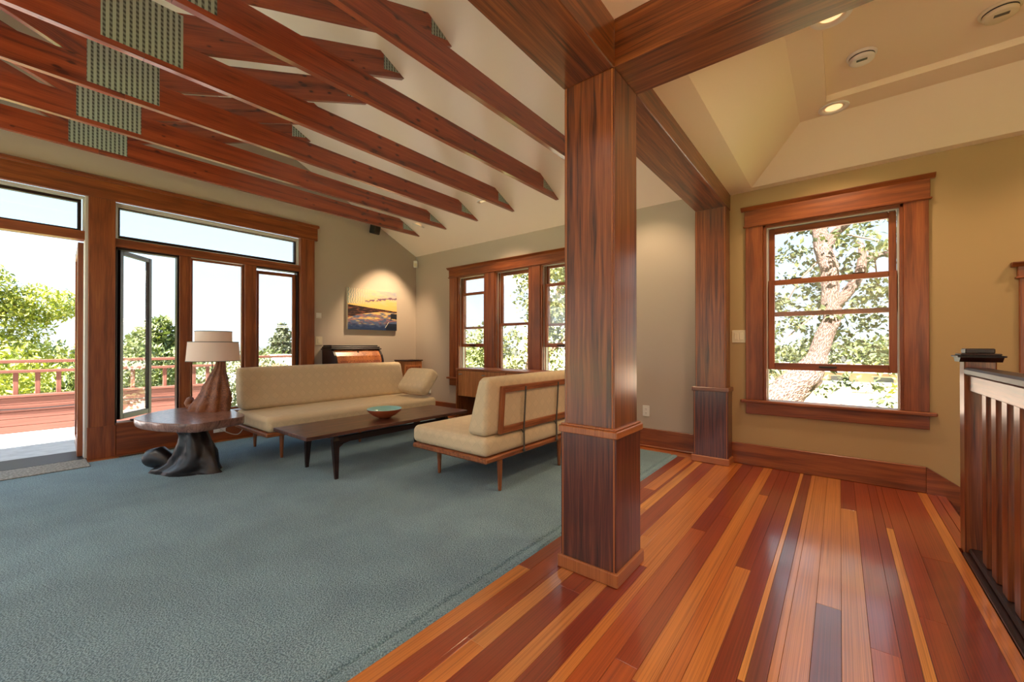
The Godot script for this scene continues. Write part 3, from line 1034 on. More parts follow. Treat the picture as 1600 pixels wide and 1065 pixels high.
func build_back_glazing() -> void:
	var z := ZL
	# windows right of the door
	var t := sthing("window_4", "wide wooden window with transom and three casements behind the lamp", "window")
	var b := mbr()
	b.bb(-3.0, 2.70, 2.545, 2.725, z - 0.02, z + 0.03, X, 0.004)
	b.bb(-3.0, 2.715, 2.715, 2.755, z - 0.02, z + 0.06, X, 0.010)
	part(t, "head_casing", b, M.trim)
	for e in [[0.492, 0.680], [2.474, 2.66], [-1.62, -1.43]]:
		b = mbr()
		b.bb(e[0], e[1], 0.30, 2.545, z - 0.12, z + 0.026, Y, 0.003)
		part(t, "side_casing", b, M.trim)
		b = mbr()
		b.bb(e[0] - 0.006, e[1] + 0.006, 0.0, 0.31, z - 0.12, z + 0.034, Y, 0.003)
		part(t, "plinth_block", b, M.trim)
	b = mbr()
	b.bb(0.687, 2.474, 0.0, 0.305, z - 0.14, z + 0.026, X, 0.003)
	part(t, "panel", b, M.trim)
	b = mbr()
	b.bb(0.687, 2.474, 0.305, 0.325, z - 0.14, z + 0.032, X, 0.004)
	part(t, "sill", b, M.trim)
	b = mbr()
	b.bb(0.680, 2.474, 2.095, 2.180, z - 0.12, z - 0.005, X, 0.003)
	part(t, "transom_bar", b, M.trim)
	for e in [[1.195, 1.297], [1.83, 1.955]]:
		b = mbr()
		b.bb(e[0], e[1], 0.325, 2.095, z - 0.12, z - 0.01, Y, 0.003)
		part(t, "mullion", b, M.trim)
	# transom light with its stepped frame
	b = mbr()
	for e in [0.0, 0.018]:
		var d: float = z - 0.03 - e * 1.6
		b.bb(0.680 + e, 2.474 - e, 2.535 - e - 0.012, 2.545 - e, d - 0.05, d, X, 0.002)
		b.bb(0.680 + e, 0.692 + e, 2.18, 2.535 - e, d - 0.05, d, Y, 0.002)
		b.bb(2.462 - e, 2.474 - e, 2.18, 2.535 - e, d - 0.05, d, Y, 0.002)
	part(t, "stepped_frame", b, M.track, "pale stepped frame of the transom")
	b = mbr()
	b.bb(0.702, 2.452, 2.195, 2.222, z - 0.11, z - 0.06, X, 0.003)
	b.bb(0.702, 2.452, 2.495, 2.515, z - 0.11, z - 0.06, X, 0.003)
	b.bb(0.702, 0.722, 2.222, 2.495, z - 0.11, z - 0.06, Y, 0.003)
	b.bb(2.426, 2.452, 2.222, 2.495, z - 0.11, z - 0.06, Y, 0.003)
	part(t, "transom_sash", b, M.dark_wood)
	b = mbr()
	b.bb(0.722, 2.426, 2.222, 2.495, z - 0.087, z - 0.083)
	part(t, "pane", b, M.glass)
	# fixed middle light
	leaf(t, Vector3(1.300, 0.335, z - 0.07), 0.528, 1.755, 0.0, 0.022, M.trim)
	# casement at the left, swung out; the one at the right, ajar
	b = mbr()
	b.bb(0.680, 0.700, 0.325, 2.095, z - 0.12, z - 0.03, Y, 0.002)
	b.bb(1.177, 1.195, 0.325, 2.095, z - 0.12, z - 0.03, Y, 0.002)
	b.bb(0.680, 1.195, 2.075, 2.095, z - 0.12, z - 0.03, X, 0.002)
	part(t, "casement_stop", b, M.dark_wood)
	leaf(t, Vector3(0.712, 0.345, z - 0.075), 0.465, 1.735, 49.0, 0.045, M.dark_wood)
	b = mbr()
	b.bb(2.452, 2.474, 0.325, 2.095, z - 0.12, z - 0.03, Y, 0.002)
	b.bb(1.955, 2.474, 2.080, 2.095, z - 0.12, z - 0.03, X, 0.002)
	part(t, "casement_stop", b, M.dark_wood)
	leaf(t, Vector3(2.45, 0.345, z - 0.085), 0.47, 1.715, 173.0, 0.04, M.trim)
	b = mbr()
	b.bb(0.80, 0.95, 0.328, 0.345, z - 0.06, z - 0.01, X, 0.005)
	b.box(Vector3(0.93, 0.352, z + 0.0), Vector3(0.12, 0.012, 0.02), X, 0.004, Basis(Z, 0.25))
	part(t, "crank", b, M.black, "black casement crank")
	# mirrored lights on the other side of the doors, out of view
	b = mbr()
	b.bb(-3.0, -1.62, 0.0, 0.32, z - 0.14, z + 0.026, X, 0.003)
	b.bb(-3.0, -1.62, 2.10, 2.18, z - 0.12, z - 0.005, X, 0.003)
	b.bb(-2.40, -2.30, 0.32, 2.10, z - 0.12, z - 0.01, Y, 0.003)
	part(t, "side_frame", b, M.trim)
	for e in [[-3.0, -2.40, 0.32, 2.10], [-2.30, -1.62, 0.32, 2.10], [-3.0, -1.62, 2.18, 2.545]]:
		b = mbr()
		b.bb(e[0], e[1], e[2], e[3], z - 0.087, z - 0.083)
		part(t, "pane", b, M.glass)
	# doors to the deck
	t = sthing("door_1", "open glazed deck door with transom and black sill", "door")
	b = mbr()
	b.bb(-1.43, 0.492, 2.120, 2.205, z - 0.12, z - 0.005, X, 0.003)
	part(t, "head_jamb", b, M.trim)
	b = mbr()
	b.bb(0.470, 0.492, 0.0, 2.545, z - 0.12, z + 0.005, Y, 0.002)
	b.bb(-1.43, -1.405, 0.0, 2.545, z - 0.12, z + 0.005, Y, 0.002)
	part(t, "side_jamb", b, M.track, "pale door stop")
	b = mbr()
	for e in [0.0, 0.02]:
		var d: float = z - 0.03 - e * 1.6
		b.bb(-1.405 + e, 0.470 - e, 2.535 - e - 0.012, 2.545 - e, d - 0.05, d, X, 0.002)
		b.bb(0.458 - e, 0.470 - e, 2.205, 2.535 - e, d - 0.05, d, Y, 0.002)
	part(t, "stepped_frame", b, M.track)
	b = mbr()
	b.bb(-1.40, 0.448, 2.205, 2.228, z - 0.11, z - 0.06, X, 0.003)
	b.bb(-1.40, 0.448, 2.486, 2.515, z - 0.11, z - 0.06, X, 0.003)
	b.bb(0.424, 0.448, 2.228, 2.486, z - 0.11, z - 0.06, Y, 0.003)
	part(t, "transom_sash", b, M.dark_wood)
	b = mbr()
	b.bb(-1.40, 0.424, 2.228, 2.486, z - 0.087, z - 0.083)
	part(t, "pane", b, M.glass)
	b = mbr()
	b.bb(-1.43, 0.492, -0.06, 0.018, z - 0.46, z + 0.015, X, 0.004)
	part(t, "sill", b, M.black, "black door sill")
	var lf := leaf(t, Vector3(0.452, 0.02, z - 0.125), 0.86, 2.09, 87.0, 0.09, M.trim)
	for y in [0.22, 1.0, 1.85]:
		b = mbr()
		b.bb(-0.006, 0.03, y - 0.06, y + 0.06, 0.020, 0.026, Y, 0.002)
		b.lathe(Vector3(0.0, y - 0.06, 0.03), [Vector2(0.0, 0.0), Vector2(0.007, 0.0), Vector2(0.007, 0.12), Vector2(0, 0.12)], 10)
		part(lf, "hinge", b, M.grey_metal, "steel hinge")

# glazed leaf hung at its left end; it runs along x, turned by deg outward
func leaf(t: Node3D, at: Vector3, w: float, h: float, deg: float, st: float, m: Material) -> Node3D:
	var s := Node3D.new()
	s.name = "leaf"
	t.add_child(s, true)
	s.position = at
	s.rotation_degrees.y = deg
	for x in [[0.0, st], [w - st, w]]:
		var b := mbr()
		b.bb(x[0], x[1], 0, h, -0.02, 0.02, Y, 0.003)
		part(s, "stile", b, m)
	for y in [[0.0, st * 1.2], [h - st, h]]:
		var b := mbr()
		b.bb(st, w - st, y[0], y[1], -0.019, 0.019, X, 0.003)
		part(s, "rail", b, m)
	var g := mbr()
	g.bb(st, w - st, st * 1.2, h - st, -0.003, 0.003)
	part(s, "pane", g, M.glass)
	return s


# ---------------------------------------------------------------- furniture
func make_sofa(called: String, label: String) -> Node3D:
	var t := thing(called, label, "sofa")
	var L := 1.015
	var b := mbr()
	b.bb(-L, L, 0.236, 0.276, -0.42, 0.42, X, 0.010)
	part(t, "platform", b, M.teak)
	for x in [-0.83, 0.0, 0.83]:
		for z in [-0.39, 0.29]:
			b = mbr()
			b.lathe(Vector3(x, 0, z), [Vector2(0.0, 0.0), Vector2(0.0125, 0.0), Vector2(0.0135, 0.01), Vector2(0.022, 0.235)], 14)
			part(t, "leg", b, M.teak)
	b = mbr()
	b.cushion(Vector3(0, 0.348, 0.012), Vector3(2.0 * L - 0.01, 0.145, 0.85), 0.05, 14, 0.008)
	part(t, "seat_cushion", b, M.fabric)
	b = mbr()
	b.cushion(Vector3(0, 0.640, -0.300), Vector3(2.0 * L - 0.02, 0.43, 0.2), 0.045, 14, 0.008, 0.105, 0.03)
	part(t, "back_cushion", b, M.fabric)
	# wooden back frame with rods
	b = mbr()
	var bs := Basis(X, -0.07)
	for y in [[0.0, 0.052], [0.31, 0.358]]:
		b.box(Vector3(0, 0.43, -0.413) + bs * Vector3(0, (y[0] + y[1]) * 0.5, 0), Vector3(1.74, y[1] - y[0], 0.024), X, 0.004, bs)
	for s in [-1.0, 1.0]:
		b.box(Vector3(s * 0.849, 0.43, -0.413) + bs * Vector3(0, 0.18, 0), Vector3(0.044, 0.357, 0.026), Y, 0.004, bs)
	part(t, "back_frame", b, M.teak)
	for x in [-0.846, -0.37, 0.108, 0.584]:
		b = mbr()
		b.tube([Vector3(x, 0.25, -0.432), Vector3(x, 0.30, -0.434), Vector3(x, 0.44, -0.432), Vector3(x, 0.77, -0.452)], [0.007, 0.007, 0.007, 0.007], 8)
		b.tube([Vector3(x + 0.0, 0.40, -0.424), Vector3(x + 0.02, 0.43, -0.420), Vector3(x + 0.06, 0.44, -0.418)], [0.005, 0.005, 0.005], 6)
		b.lathe(Vector3(x, 0.262, -0.434), [Vector2(0, -0.012), Vector2(0.012, -0.008), Vector2(0.012, 0.008), Vector2(0, 0.012)], 10)
		part(t, "back_rod", b, M.strap, "grey metal rod behind the back cushion")
	return t

func build_furniture() -> void:
	var s1 := make_sofa("sofa", "long cream sofa with end pillow, under the glazed wall")
	s1.position = Vector3(2.515, 0.012, -4.53)
	var s2 := make_sofa("sofa", "long cream sofa seen from behind, beside the mahogany column")
	s2.position = Vector3(3.16, 0.012, -2.385)
	s2.rotation.y = PI
	# end pillow leaning on the far end of the first sofa
	var b := mbr()
	b.cushion(Vector3.ZERO, Vector3(0.16, 0.34, 0.52), 0.05, 8, 0.018)
	var pl := one("bolster_pillow", b, M.fabric, "cream wedge pillow at the end of the sofa by the glazed wall", "pillow")
	pl.position = Vector3(3.42, 0.63, -4.36)
	pl.rotation_degrees = Vector3(0, 0, -38)

	# coffee table
	var t := thing("coffee_table", "long dark walnut coffee table between the cream sofas", "table", Vector3(2.2925, 0.012, -3.465))
	b = mbr()
	b.bb(-0.8625, 0.8625, 0.358, 0.388, -0.305, 0.305, X, 0.004)
	part(t, "table_top", b, M.walnut)
	for z in [-0.235, 0.235]:
		b = mbr()
		b.bb(-0.60, 0.60, 0.285, 0.335, z - 0.012, z + 0.012, X, 0.004)
		b.prism(poly([[-0.60, 0.20], [-0.595, 0.285], [-0.48, 0.285], [-0.53, 0.275], [-0.57, 0.245], [-0.585, 0.20]]), 2, z - 0.012, z + 0.012, X)
		b.prism(poly([[0.60, 0.20], [0.595, 0.285], [0.48, 0.285], [0.53, 0.275], [0.57, 0.245], [0.585, 0.20]]), 2, z - 0.012, z + 0.012, X)
		part(t, "side_rail", b, M.dark_wood)
		for x in [-0.60, 0.60]:
			b = mbr()
			var sx := signf(x)
			var sz := signf(z)
			var rings := []
			for e in [[0.0, 0.013, 0.0], [0.10, 0.018, 0.0], [0.24, 0.024, 0.0], [0.31, 0.028, 0.0], [0.335, 0.020, 0.0], [0.358, 0.017, 0.0]]:
				var cx: float = x + sx * 0.0
				var cz: float = z + sz * (0.025 * (1.0 - e[0] / 0.358))
				var r: float = e[1]
				rings.append([Vector3(cx - r, e[0], cz - r * 0.8), Vector3(cx + r, e[0], cz - r * 0.8), Vector3(cx + r, e[0], cz + r * 0.8), Vector3(cx - r, e[0], cz + r * 0.8)])
			_flat_skin(b, rings)
			part(t, "leg", b, M.dark_wood)
	for x in [-0.585, 0.585]:
		b = mbr()
		b.bb(x - 0.012, x + 0.012, 0.31, 0.345, -0.225, 0.225, Z, 0.003)
		part(t, "cross_rail", b, M.dark_wood)

	# bowl
	t = thing("bowl", "shallow clay bowl with a pale turquoise inside, on the coffee table", "bowl", Vector3(2.31, 0.400, -3.455))
	b = mbr()
	b.lathe(Vector3.ZERO, [Vector2(0, 0.0), Vector2(0.055, 0.0), Vector2(0.062, 0.006), Vector2(0.11, 0.03), Vector2(0.15, 0.062), Vector2(0.165, 0.088)], 40)
	part(t, "outside", b, M.bowl_out)
	b = mbr()
	b.lathe(Vector3.ZERO, [Vector2(0.165, 0.088), Vector2(0.161, 0.093), Vector2(0.156, 0.088), Vector2(0.142, 0.062), Vector2(0.10, 0.034), Vector2(0.05, 0.014), Vector2(0, 0.010)], 40)
	part(t, "inside", b, M.bowl_in)

	build_side_table()
	build_lamp()

	# cylinder desk behind the sofa
	t = thing("cylinder_desk", "small dark desk with a curved burl front behind the sofa", "desk", Vector3(0, 0.013, 0))
	b = mbr()
	var side := poly([[-5.63, 0.0], [-5.63, 1.03], [-5.37, 1.03], [-5.33, 1.00], [-5.29, 0.95], [-5.262, 0.88], [-5.25, 0.80], [-5.25, 0.70], [-5.20, 0.68], [-5.20, 0.0]])
	b.prism(side, 0, 2.765, 2.795, Y)
	b.prism(side, 0, 3.475, 3.505, Y)
	b.bb(2.795, 3.475, 0.0, 0.70, -5.62, -5.22, X)
	b.bb(2.795, 3.475, 0.70, 1.02, -5.62, -5.45, X)
	part(t, "carcass", b, M.dark_wood)
	b = mbr()
	var fr := poly([[-5.45, 1.025], [-5.372, 1.025], [-5.335, 0.995], [-5.296, 0.945], [-5.268, 0.88], [-5.256, 0.80], [-5.256, 0.70], [-5.45, 0.70]])
	b.prism(fr, 0, 2.796, 3.474, X)
	part(t, "curved_lid", b, M.burl, "curved burl lid")
	b = mbr()
	b.bb(2.745, 3.525, 1.03, 1.05, -5.635, -5.345, X, 0.006)
	b.bb(2.755, 3.515, 1.05, 1.075, -5.635, -5.365, X, 0.010)
	b.bb(2.775, 3.495, 1.075, 1.095, -5.635, -5.40, X, 0.006)
	part(t, "top", b, M.dark_wood)
	b = mbr()
	b.lathe(Vector3(3.135, 1.0, -5.335), [Vector2(0, -0.012), Vector2(0.01, -0.008), Vector2(0.012, 0.0), Vector2(0.01, 0.008), Vector2(0, 0.012)], 12)
	part(t, "knob", b, M.black)

	# small cabinet in the corner
	t = thing("corner_cabinet", "small pale cabinet with a dark top in the corner by the painting", "cabinet", Vector3(0, 0.013, 0))
	b = mbr()
	b.bb(3.95, 4.29, 0.0, 0.84, -5.62, -5.36, Y, 0.004)
	part(t, "body", b, M.tambour)
	b = mbr()
	b.bb(3.94, 4.30, 0.84, 0.858, -5.63, -5.345, X, 0.004)
	part(t, "top", b, M.dark_wood)
	b = mbr()
	b.bb(3.975, 4.265, 0.45, 0.76, -5.36, -5.348, Y, 0.003)
	b.bb(3.975, 4.265, 0.08, 0.43, -5.36, -5.348, Y, 0.003)
	part(t, "door", b, M.teak)

	# credenza under the triple window
	t = thing("credenza", "low teak credenza with slatted doors under the triple window", "cabinet", Vector3(0, 0.013, 0))
	b = mbr()
	b.bb(3.955, 4.36, 0.745, 0.772, -4.20, -2.84, Z, 0.003)
	part(t, "top", b, M.teak)
	for z in [-4.20, -2.862]:
		b = mbr()
		b.bb(3.955, 4.36, 0.0, 0.745, z, z + 0.022, Y, 0.003)
		part(t, "side_panel", b, M.teak)
	b = mbr()
	b.bb(3.985, 4.35, 0.385, 0.745, -4.178, -2.862, Z)
	b.bb(3.985, 4.35, 0.06, 0.085, -4.178, -2.862, Z)
	b.bb(4.33, 4.35, 0.085, 0.385, -4.178, -2.862, Z)
	part(t, "carcass", b, M.dark_wood)
	for k in 3:
		var d := Node3D.new()
		d.name = "door"
		t.add_child(d, true)
		var za := -4.172 + k * 0.437
		for j in 22:
			b = mbr()
			b.bb(3.972, 3.986, 0.39, 0.74, za + j * 0.0196 + 0.001, za + (j + 1) * 0.0196 - 0.001, Y, 0.002)
			part(d, "slat", b, M.tambour)
		b = mbr()
		b.tube([Vector3(3.972, 0.685, za + 0.03), Vector3(3.955, 0.69, za + 0.035), Vector3(3.952, 0.695, za + 0.10)], [0.006, 0.007, 0.006], 8)
		part(d, "handle", b, M.grey_metal, "silver lever handle")

func _flat_skin(b: MB, rings: Array) -> void:
	for i in rings.size() - 1:
		var k: int = rings[i].size()
		for j in k:
			var j2 := (j + 1) % k
			var nn: Vector3 = (rings[i][j2] - rings[i][j]).cross(rings[i + 1][j] - rings[i][j]).normalized()
			var cen := Vector3.ZERO
			for p in rings[i]:
				cen += p / k
			if nn.dot(rings[i][j] + rings[i][j2] - 2.0 * cen) < 0.0:
				nn = -nn
			b.quad(rings[i][j], rings[i][j2], rings[i + 1][j2], rings[i + 1][j], nn, Y)
	for e in [[0, -Y], [rings.size() - 1, Y]]:
		var r: Array = rings[e[0]]
		b.quad(r[0], r[1], r[2], r[3], e[1], X)

# a body of rings whose outline is given across the direction r and along d: [height, from, to, half depth]
func _stack(b: MB, o: Vector3, r: Vector3, d: Vector3, rows: Array, seg: int, flute: float, nfl: float, twist: float, sd: int) -> void:
	var nz := FastNoiseLite.new()
	nz.seed = sd
	nz.frequency = 1.0
	var rings := []
	for i in rows.size() - 1:
		var steps := 5
		for s in steps + (1 if i == rows.size() - 2 else 0):
			var f := float(s) / steps
			var e := []
			for q in 4:
				e.append(lerpf(rows[i][q], rows[i + 1][q], f))
			var ring := []
			for k in seg:
				var a := TAU * k / seg
				var m: float = 1.0 + flute * sin(nfl * a + e[0] * twist) + flute * 1.4 * nz.get_noise_3d(cos(a) * 1.8, e[0] * 5.0, sin(a) * 1.8)
				var cx: float = (e[1] + e[2]) * 0.5
				var w: float = (e[2] - e[1]) * 0.5
				ring.append(o + Y * e[0] + r * (cx + cos(a) * w * m) + d * (sin(a) * e[3] * m))
			rings.append(ring)
	b.skin(rings, true, 1.0, 0.6)

func build_side_table() -> void:
	var t := thing("side_table", "live-edge slab table on a dark twisted root, holding the lamp", "table", Vector3(0, 0.012, 0))
	var pts := [[0.679, -4.618], [0.695, -4.74], [0.747, -4.835], [0.86, -4.99], [1.0, -5.10], [1.10, -5.13], [1.22, -5.03], [1.31, -4.88], [1.371, -4.69], [1.365, -4.45], [1.329, -4.111], [1.18, -4.035], [1.011, -3.98], [0.921, -3.989], [0.80, -4.19], [0.717, -4.40]]
	# smooth closed outline
	var crv := []
	var n := pts.size()
	for i in n:
		var p0 := Vector2(pts[(i + n - 1) % n][0], pts[(i + n - 1) % n][1])
		var p1 := Vector2(pts[i][0], pts[i][1])
		var p2 := Vector2(pts[(i + 1) % n][0], pts[(i + 1) % n][1])
		var p3 := Vector2(pts[(i + 2) % n][0], pts[(i + 2) % n][1])
		for s in 4:
			crv.append(p1.cubic_interpolate(p2, p0, p3, s / 4.0))
	var cen := Vector2.ZERO
	for p in crv:
		cen += p / crv.size()
	var rings := []
	for e in [[0.396, 0.955], [0.402, 0.975], [0.43, 0.995], [0.462, 1.0], [0.468, 0.994]]:
		var ring := []
		for i in crv.size():
			var p: Vector2 = cen + (crv[i] - cen) * (e[1] + 0.006 * sin(i * 1.7 + e[0] * 40.0))
			ring.append(Vector3(p.x, e[0], p.y))
		rings.append(ring)
	var b := mbr()
	b.skin(rings, false, 1.0, 3.0)
	for e in [[rings[4], Y], [rings[0], -Y]]:
		var pp := PackedVector2Array()
		for p in e[0]:
			pp.push_back(Vector2(p.x, p.z))
		var ids := Geometry2D.triangulate_polygon(pp)
		for q in range(0, ids.size(), 3):
			var A: Vector3 = e[0][ids[q]]
			var B: Vector3 = e[0][ids[q + 1]]
			var C: Vector3 = e[0][ids[q + 2]]
			b.tri(A, B, C, e[1], e[1], e[1], Vector2(A.z, A.x), Vector2(B.z, B.x), Vector2(C.z, C.x))
	part(t, "table_top", b, M.slab)
	# root foot
	var r := Vector3(0.627, 0, 0.779)
	var d := Vector3(-0.779, 0, 0.627)
	b = mbr()
	_stack(b, Vector3(1.0, 0, -4.40), r, d, [[0.0, -0.30, 0.285, 0.15], [0.03, -0.27, 0.27, 0.15], [0.09, -0.15, 0.245, 0.14], [0.17, -0.085, 0.215, 0.13], [0.27, -0.06, 0.165, 0.12], [0.34, -0.055, 0.125, 0.11], [0.398, -0.085, 0.115, 0.12]], 48, 0.11, 5.0, 9.0, 3)
	part(t, "root_foot", b, M.root_wood, "dark polished root")
	b = mbr()
	b.tube([Vector3(1.0, 0.0, -4.40) + r * -0.16 + Vector3(0, 0.03, 0), Vector3(1.0, 0.0, -4.40) + r * -0.20 + Vector3(0, 0.09, 0), Vector3(1.0, 0, -4.40) + r * -0.26 + Vector3(0, 0.125, 0), Vector3(1.0, 0, -4.40) + r * -0.32 + Vector3(0, 0.11, 0), Vector3(1.0, 0, -4.40) + r * -0.355 + Vector3(0, 0.085, 0)], [0.05, 0.07, 0.088, 0.085, 0.06], 16)
	part(t, "root_knob", b, M.root_wood, "dark root knob")

func build_lamp() -> void:
	var o := Vector3(1.20, 0.480, -4.70)
	var r := Vector3(0.627, 0, 0.779)
	var d := Vector3(-0.779, 0, 0.627)
	var t := thing("table_lamp", "driftwood lamp with a two-tier fabric drum shade, on slab table", "lamp", o)
	var b := mbr()
	_stack(b, Vector3.ZERO, r, d, [[0.0, -0.145, 0.20, 0.10], [0.05, -0.125, 0.205, 0.10], [0.14, -0.06, 0.20, 0.095], [0.25, -0.01, 0.185, 0.08], [0.34, 0.045, 0.168, 0.06], [0.42, 0.088, 0.165, 0.045], [0.47, 0.10, 0.165, 0.036]], 56, 0.13, 8.0, 1.0, 8)
	b.tube([r * -0.10 + Y * 0.038, r * -0.165 + Y * 0.045, r * -0.175 + Y * 0.075, r * -0.160 + Y * 0.105, r * -0.145 + Y * 0.118], [0.036, 0.036, 0.036, 0.034, 0.022], 14)
	part(t, "driftwood_base", b, M.lamp_wood)
	b = mbr()
	b.tube([r * 0.045 + Y * 0.36, r * 0.052 + Y * 0.50], [0.004, 0.004], 8)
	b.tube([r * 0.13 + Y * 0.46, r * 0.062 + Y * 0.60], [0.006, 0.006], 8)
	part(t, "stem", b, M.black)
	var c := r * 0.062
	for e in [[0.212, 0.198, 0.475, 0.655, "lower_shade"], [0.146, 0.146, 0.655, 0.755, "upper_shade"]]:
		b = mbr()
		b.lathe(c, [Vector2(e[0], e[2]), Vector2(e[1], e[3]), Vector2(e[1] - 0.003, e[3]), Vector2(e[0] - 0.003, e[2])], 48)
		var sh := part(t, e[4], b, M.shade)
		b = mbr()
		for q in [[e[0], e[2]], [e[1], e[3]]]:
			var pts := []
			var rad := []
			for k in 49:
				var a := TAU * k / 48.0
				pts.append(c + Vector3(cos(a) * q[0], q[1], sin(a) * q[0]))
				rad.append(0.0035)
			b.tube(pts, rad, 6)
		part(sh, "shade_piping", b, M.shade_trim)
	b = mbr()
	b.lathe(c, [Vector2(0.198, 0.650), Vector2(0.14, 0.653)], 48)
	part(t, "shade_ring", b, M.shade)
	# cord down to the outlet
	var g := mbr()
	var pp := [Vector3(1.40, 0.35, -5.42), Vector3(1.46, 0.22, -5.50), Vector3(1.60, 0.10, -5.52), Vector3(1.72, 0.06, -5.53), Vector3(1.78, 0.16, -5.55), Vector3(1.70, 0.20, -5.58), Vector3(1.60, 0.13, -5.6)]
	var sm := []
	var rd := []
	for i in pp.size() - 1:
		for s in 6:
			sm.append(pp[i].cubic_interpolate(pp[i + 1], pp[maxi(i - 1, 0)], pp[mini(i + 2, pp.size() - 1)], s / 6.0))
			rd.append(0.0045)
	g.tube(sm, rd, 6)
	one("lamp_cord", g, M.track, "pale looping cord below the slab table by the outlet", "cord")

# ---------------------------------------------------------------- railing
func build_railing() -> void:
	var t := thing("stair_railing", "dark wooden stair railing with square newel post and balusters", "railing")
	var b := mbr()
	b.bb(3.152, 3.262, 0.0, 1.02, 0.508, 0.622, Y, 0.006)
	part(t, "newel_post", b, M.sapele)
	b = mbr()
	b.prism(poly([[-0.057, 0.0], [0.057, 0.0], [0.085, 0.024], [0.085, 0.034], [-0.085, 0.034], [-0.085, 0.024]]), 2, -0.075, 0.075, X)
	b.bb(-0.085, 0.085, 0.024, 0.034, -0.085, 0.085, X, 0.003)
	b.bb(-0.072, 0.072, 0.034, 0.044, -0.072, 0.072, X, 0.004)
	b.bb(-0.052, 0.052, 0.044, 0.070, -0.052, 0.052, X, 0.004)
	var c := part(t, "newel_cap", b, M.dark_wood)
	c.position = Vector3(3.207, 1.015, 0.565)
	b = mbr()
	b.bb(1.10, 3.155, 0.945, 0.985, 0.505, 0.600, X, 0.010)
	part(t, "handrail", b, M.dark_wood)
	b = mbr()
	b.bb(1.10, 3.155, 0.865, 0.945, 0.525, 0.580, X, 0.003)
	part(t, "fascia", b, M.sapele)
	b = mbr()
	b.bb(1.10, 3.155, 0.0, 0.022, 0.500, 0.62, X, 0.006)
	b.bb(1.10, 3.155, 0.022, 0.045, 0.520, 0.60, X, 0.008)
	part(t, "shoe_rail", b, M.dark_wood)
	var x := 2.945
	while x > 1.15:
		b = mbr()
		b.box(Vector3(x, 0.455, 0.553), Vector3(0.074, 0.82, 0.030), Y, 0.003)
		part(t, "baluster", b, M.sapele)
		x -= 0.155

# ---------------------------------------------------------------- small fittings
func cover_plate(called: String, label: String, cat: String, at: Vector3, turn: float, w: float, h: float, kind: int, m: Material) -> void:
	var t := thing(called, label, cat, at)
	t.rotation.y = turn   # faces +z before turning
	var b := mbr()
	b.box(Vector3(0, 0, 0.003), Vector3(w, h, 0.007), X, 0.003)
	part(t, "plate", b, m)
	if kind == 0:
		for y in [-0.021, 0.021]:
			b = mbr()
			b.box(Vector3(0, y, 0.007), Vector3(0.034, 0.028, 0.004), X, 0.002)
			var rc := part(t, "receptacle", b, M.white)
			b = mbr()
			for x in [-0.007, 0.007]:
				b.box(Vector3(x, y + 0.003, 0.0095), Vector3(0.0025, 0.009, 0.001), X)
			b.box(Vector3(0, y - 0.008, 0.0095), Vector3(0.004, 0.004, 0.001), X)
			part(rc, "slot", b, M.black)
	else:
		for k in kind:
			b = mbr()
			b.box(Vector3((k - (kind - 1) * 0.5) * 0.046, 0, 0.008), Vector3(0.032, 0.066, 0.006), X, 0.002)
			part(t, "rocker", b, m)

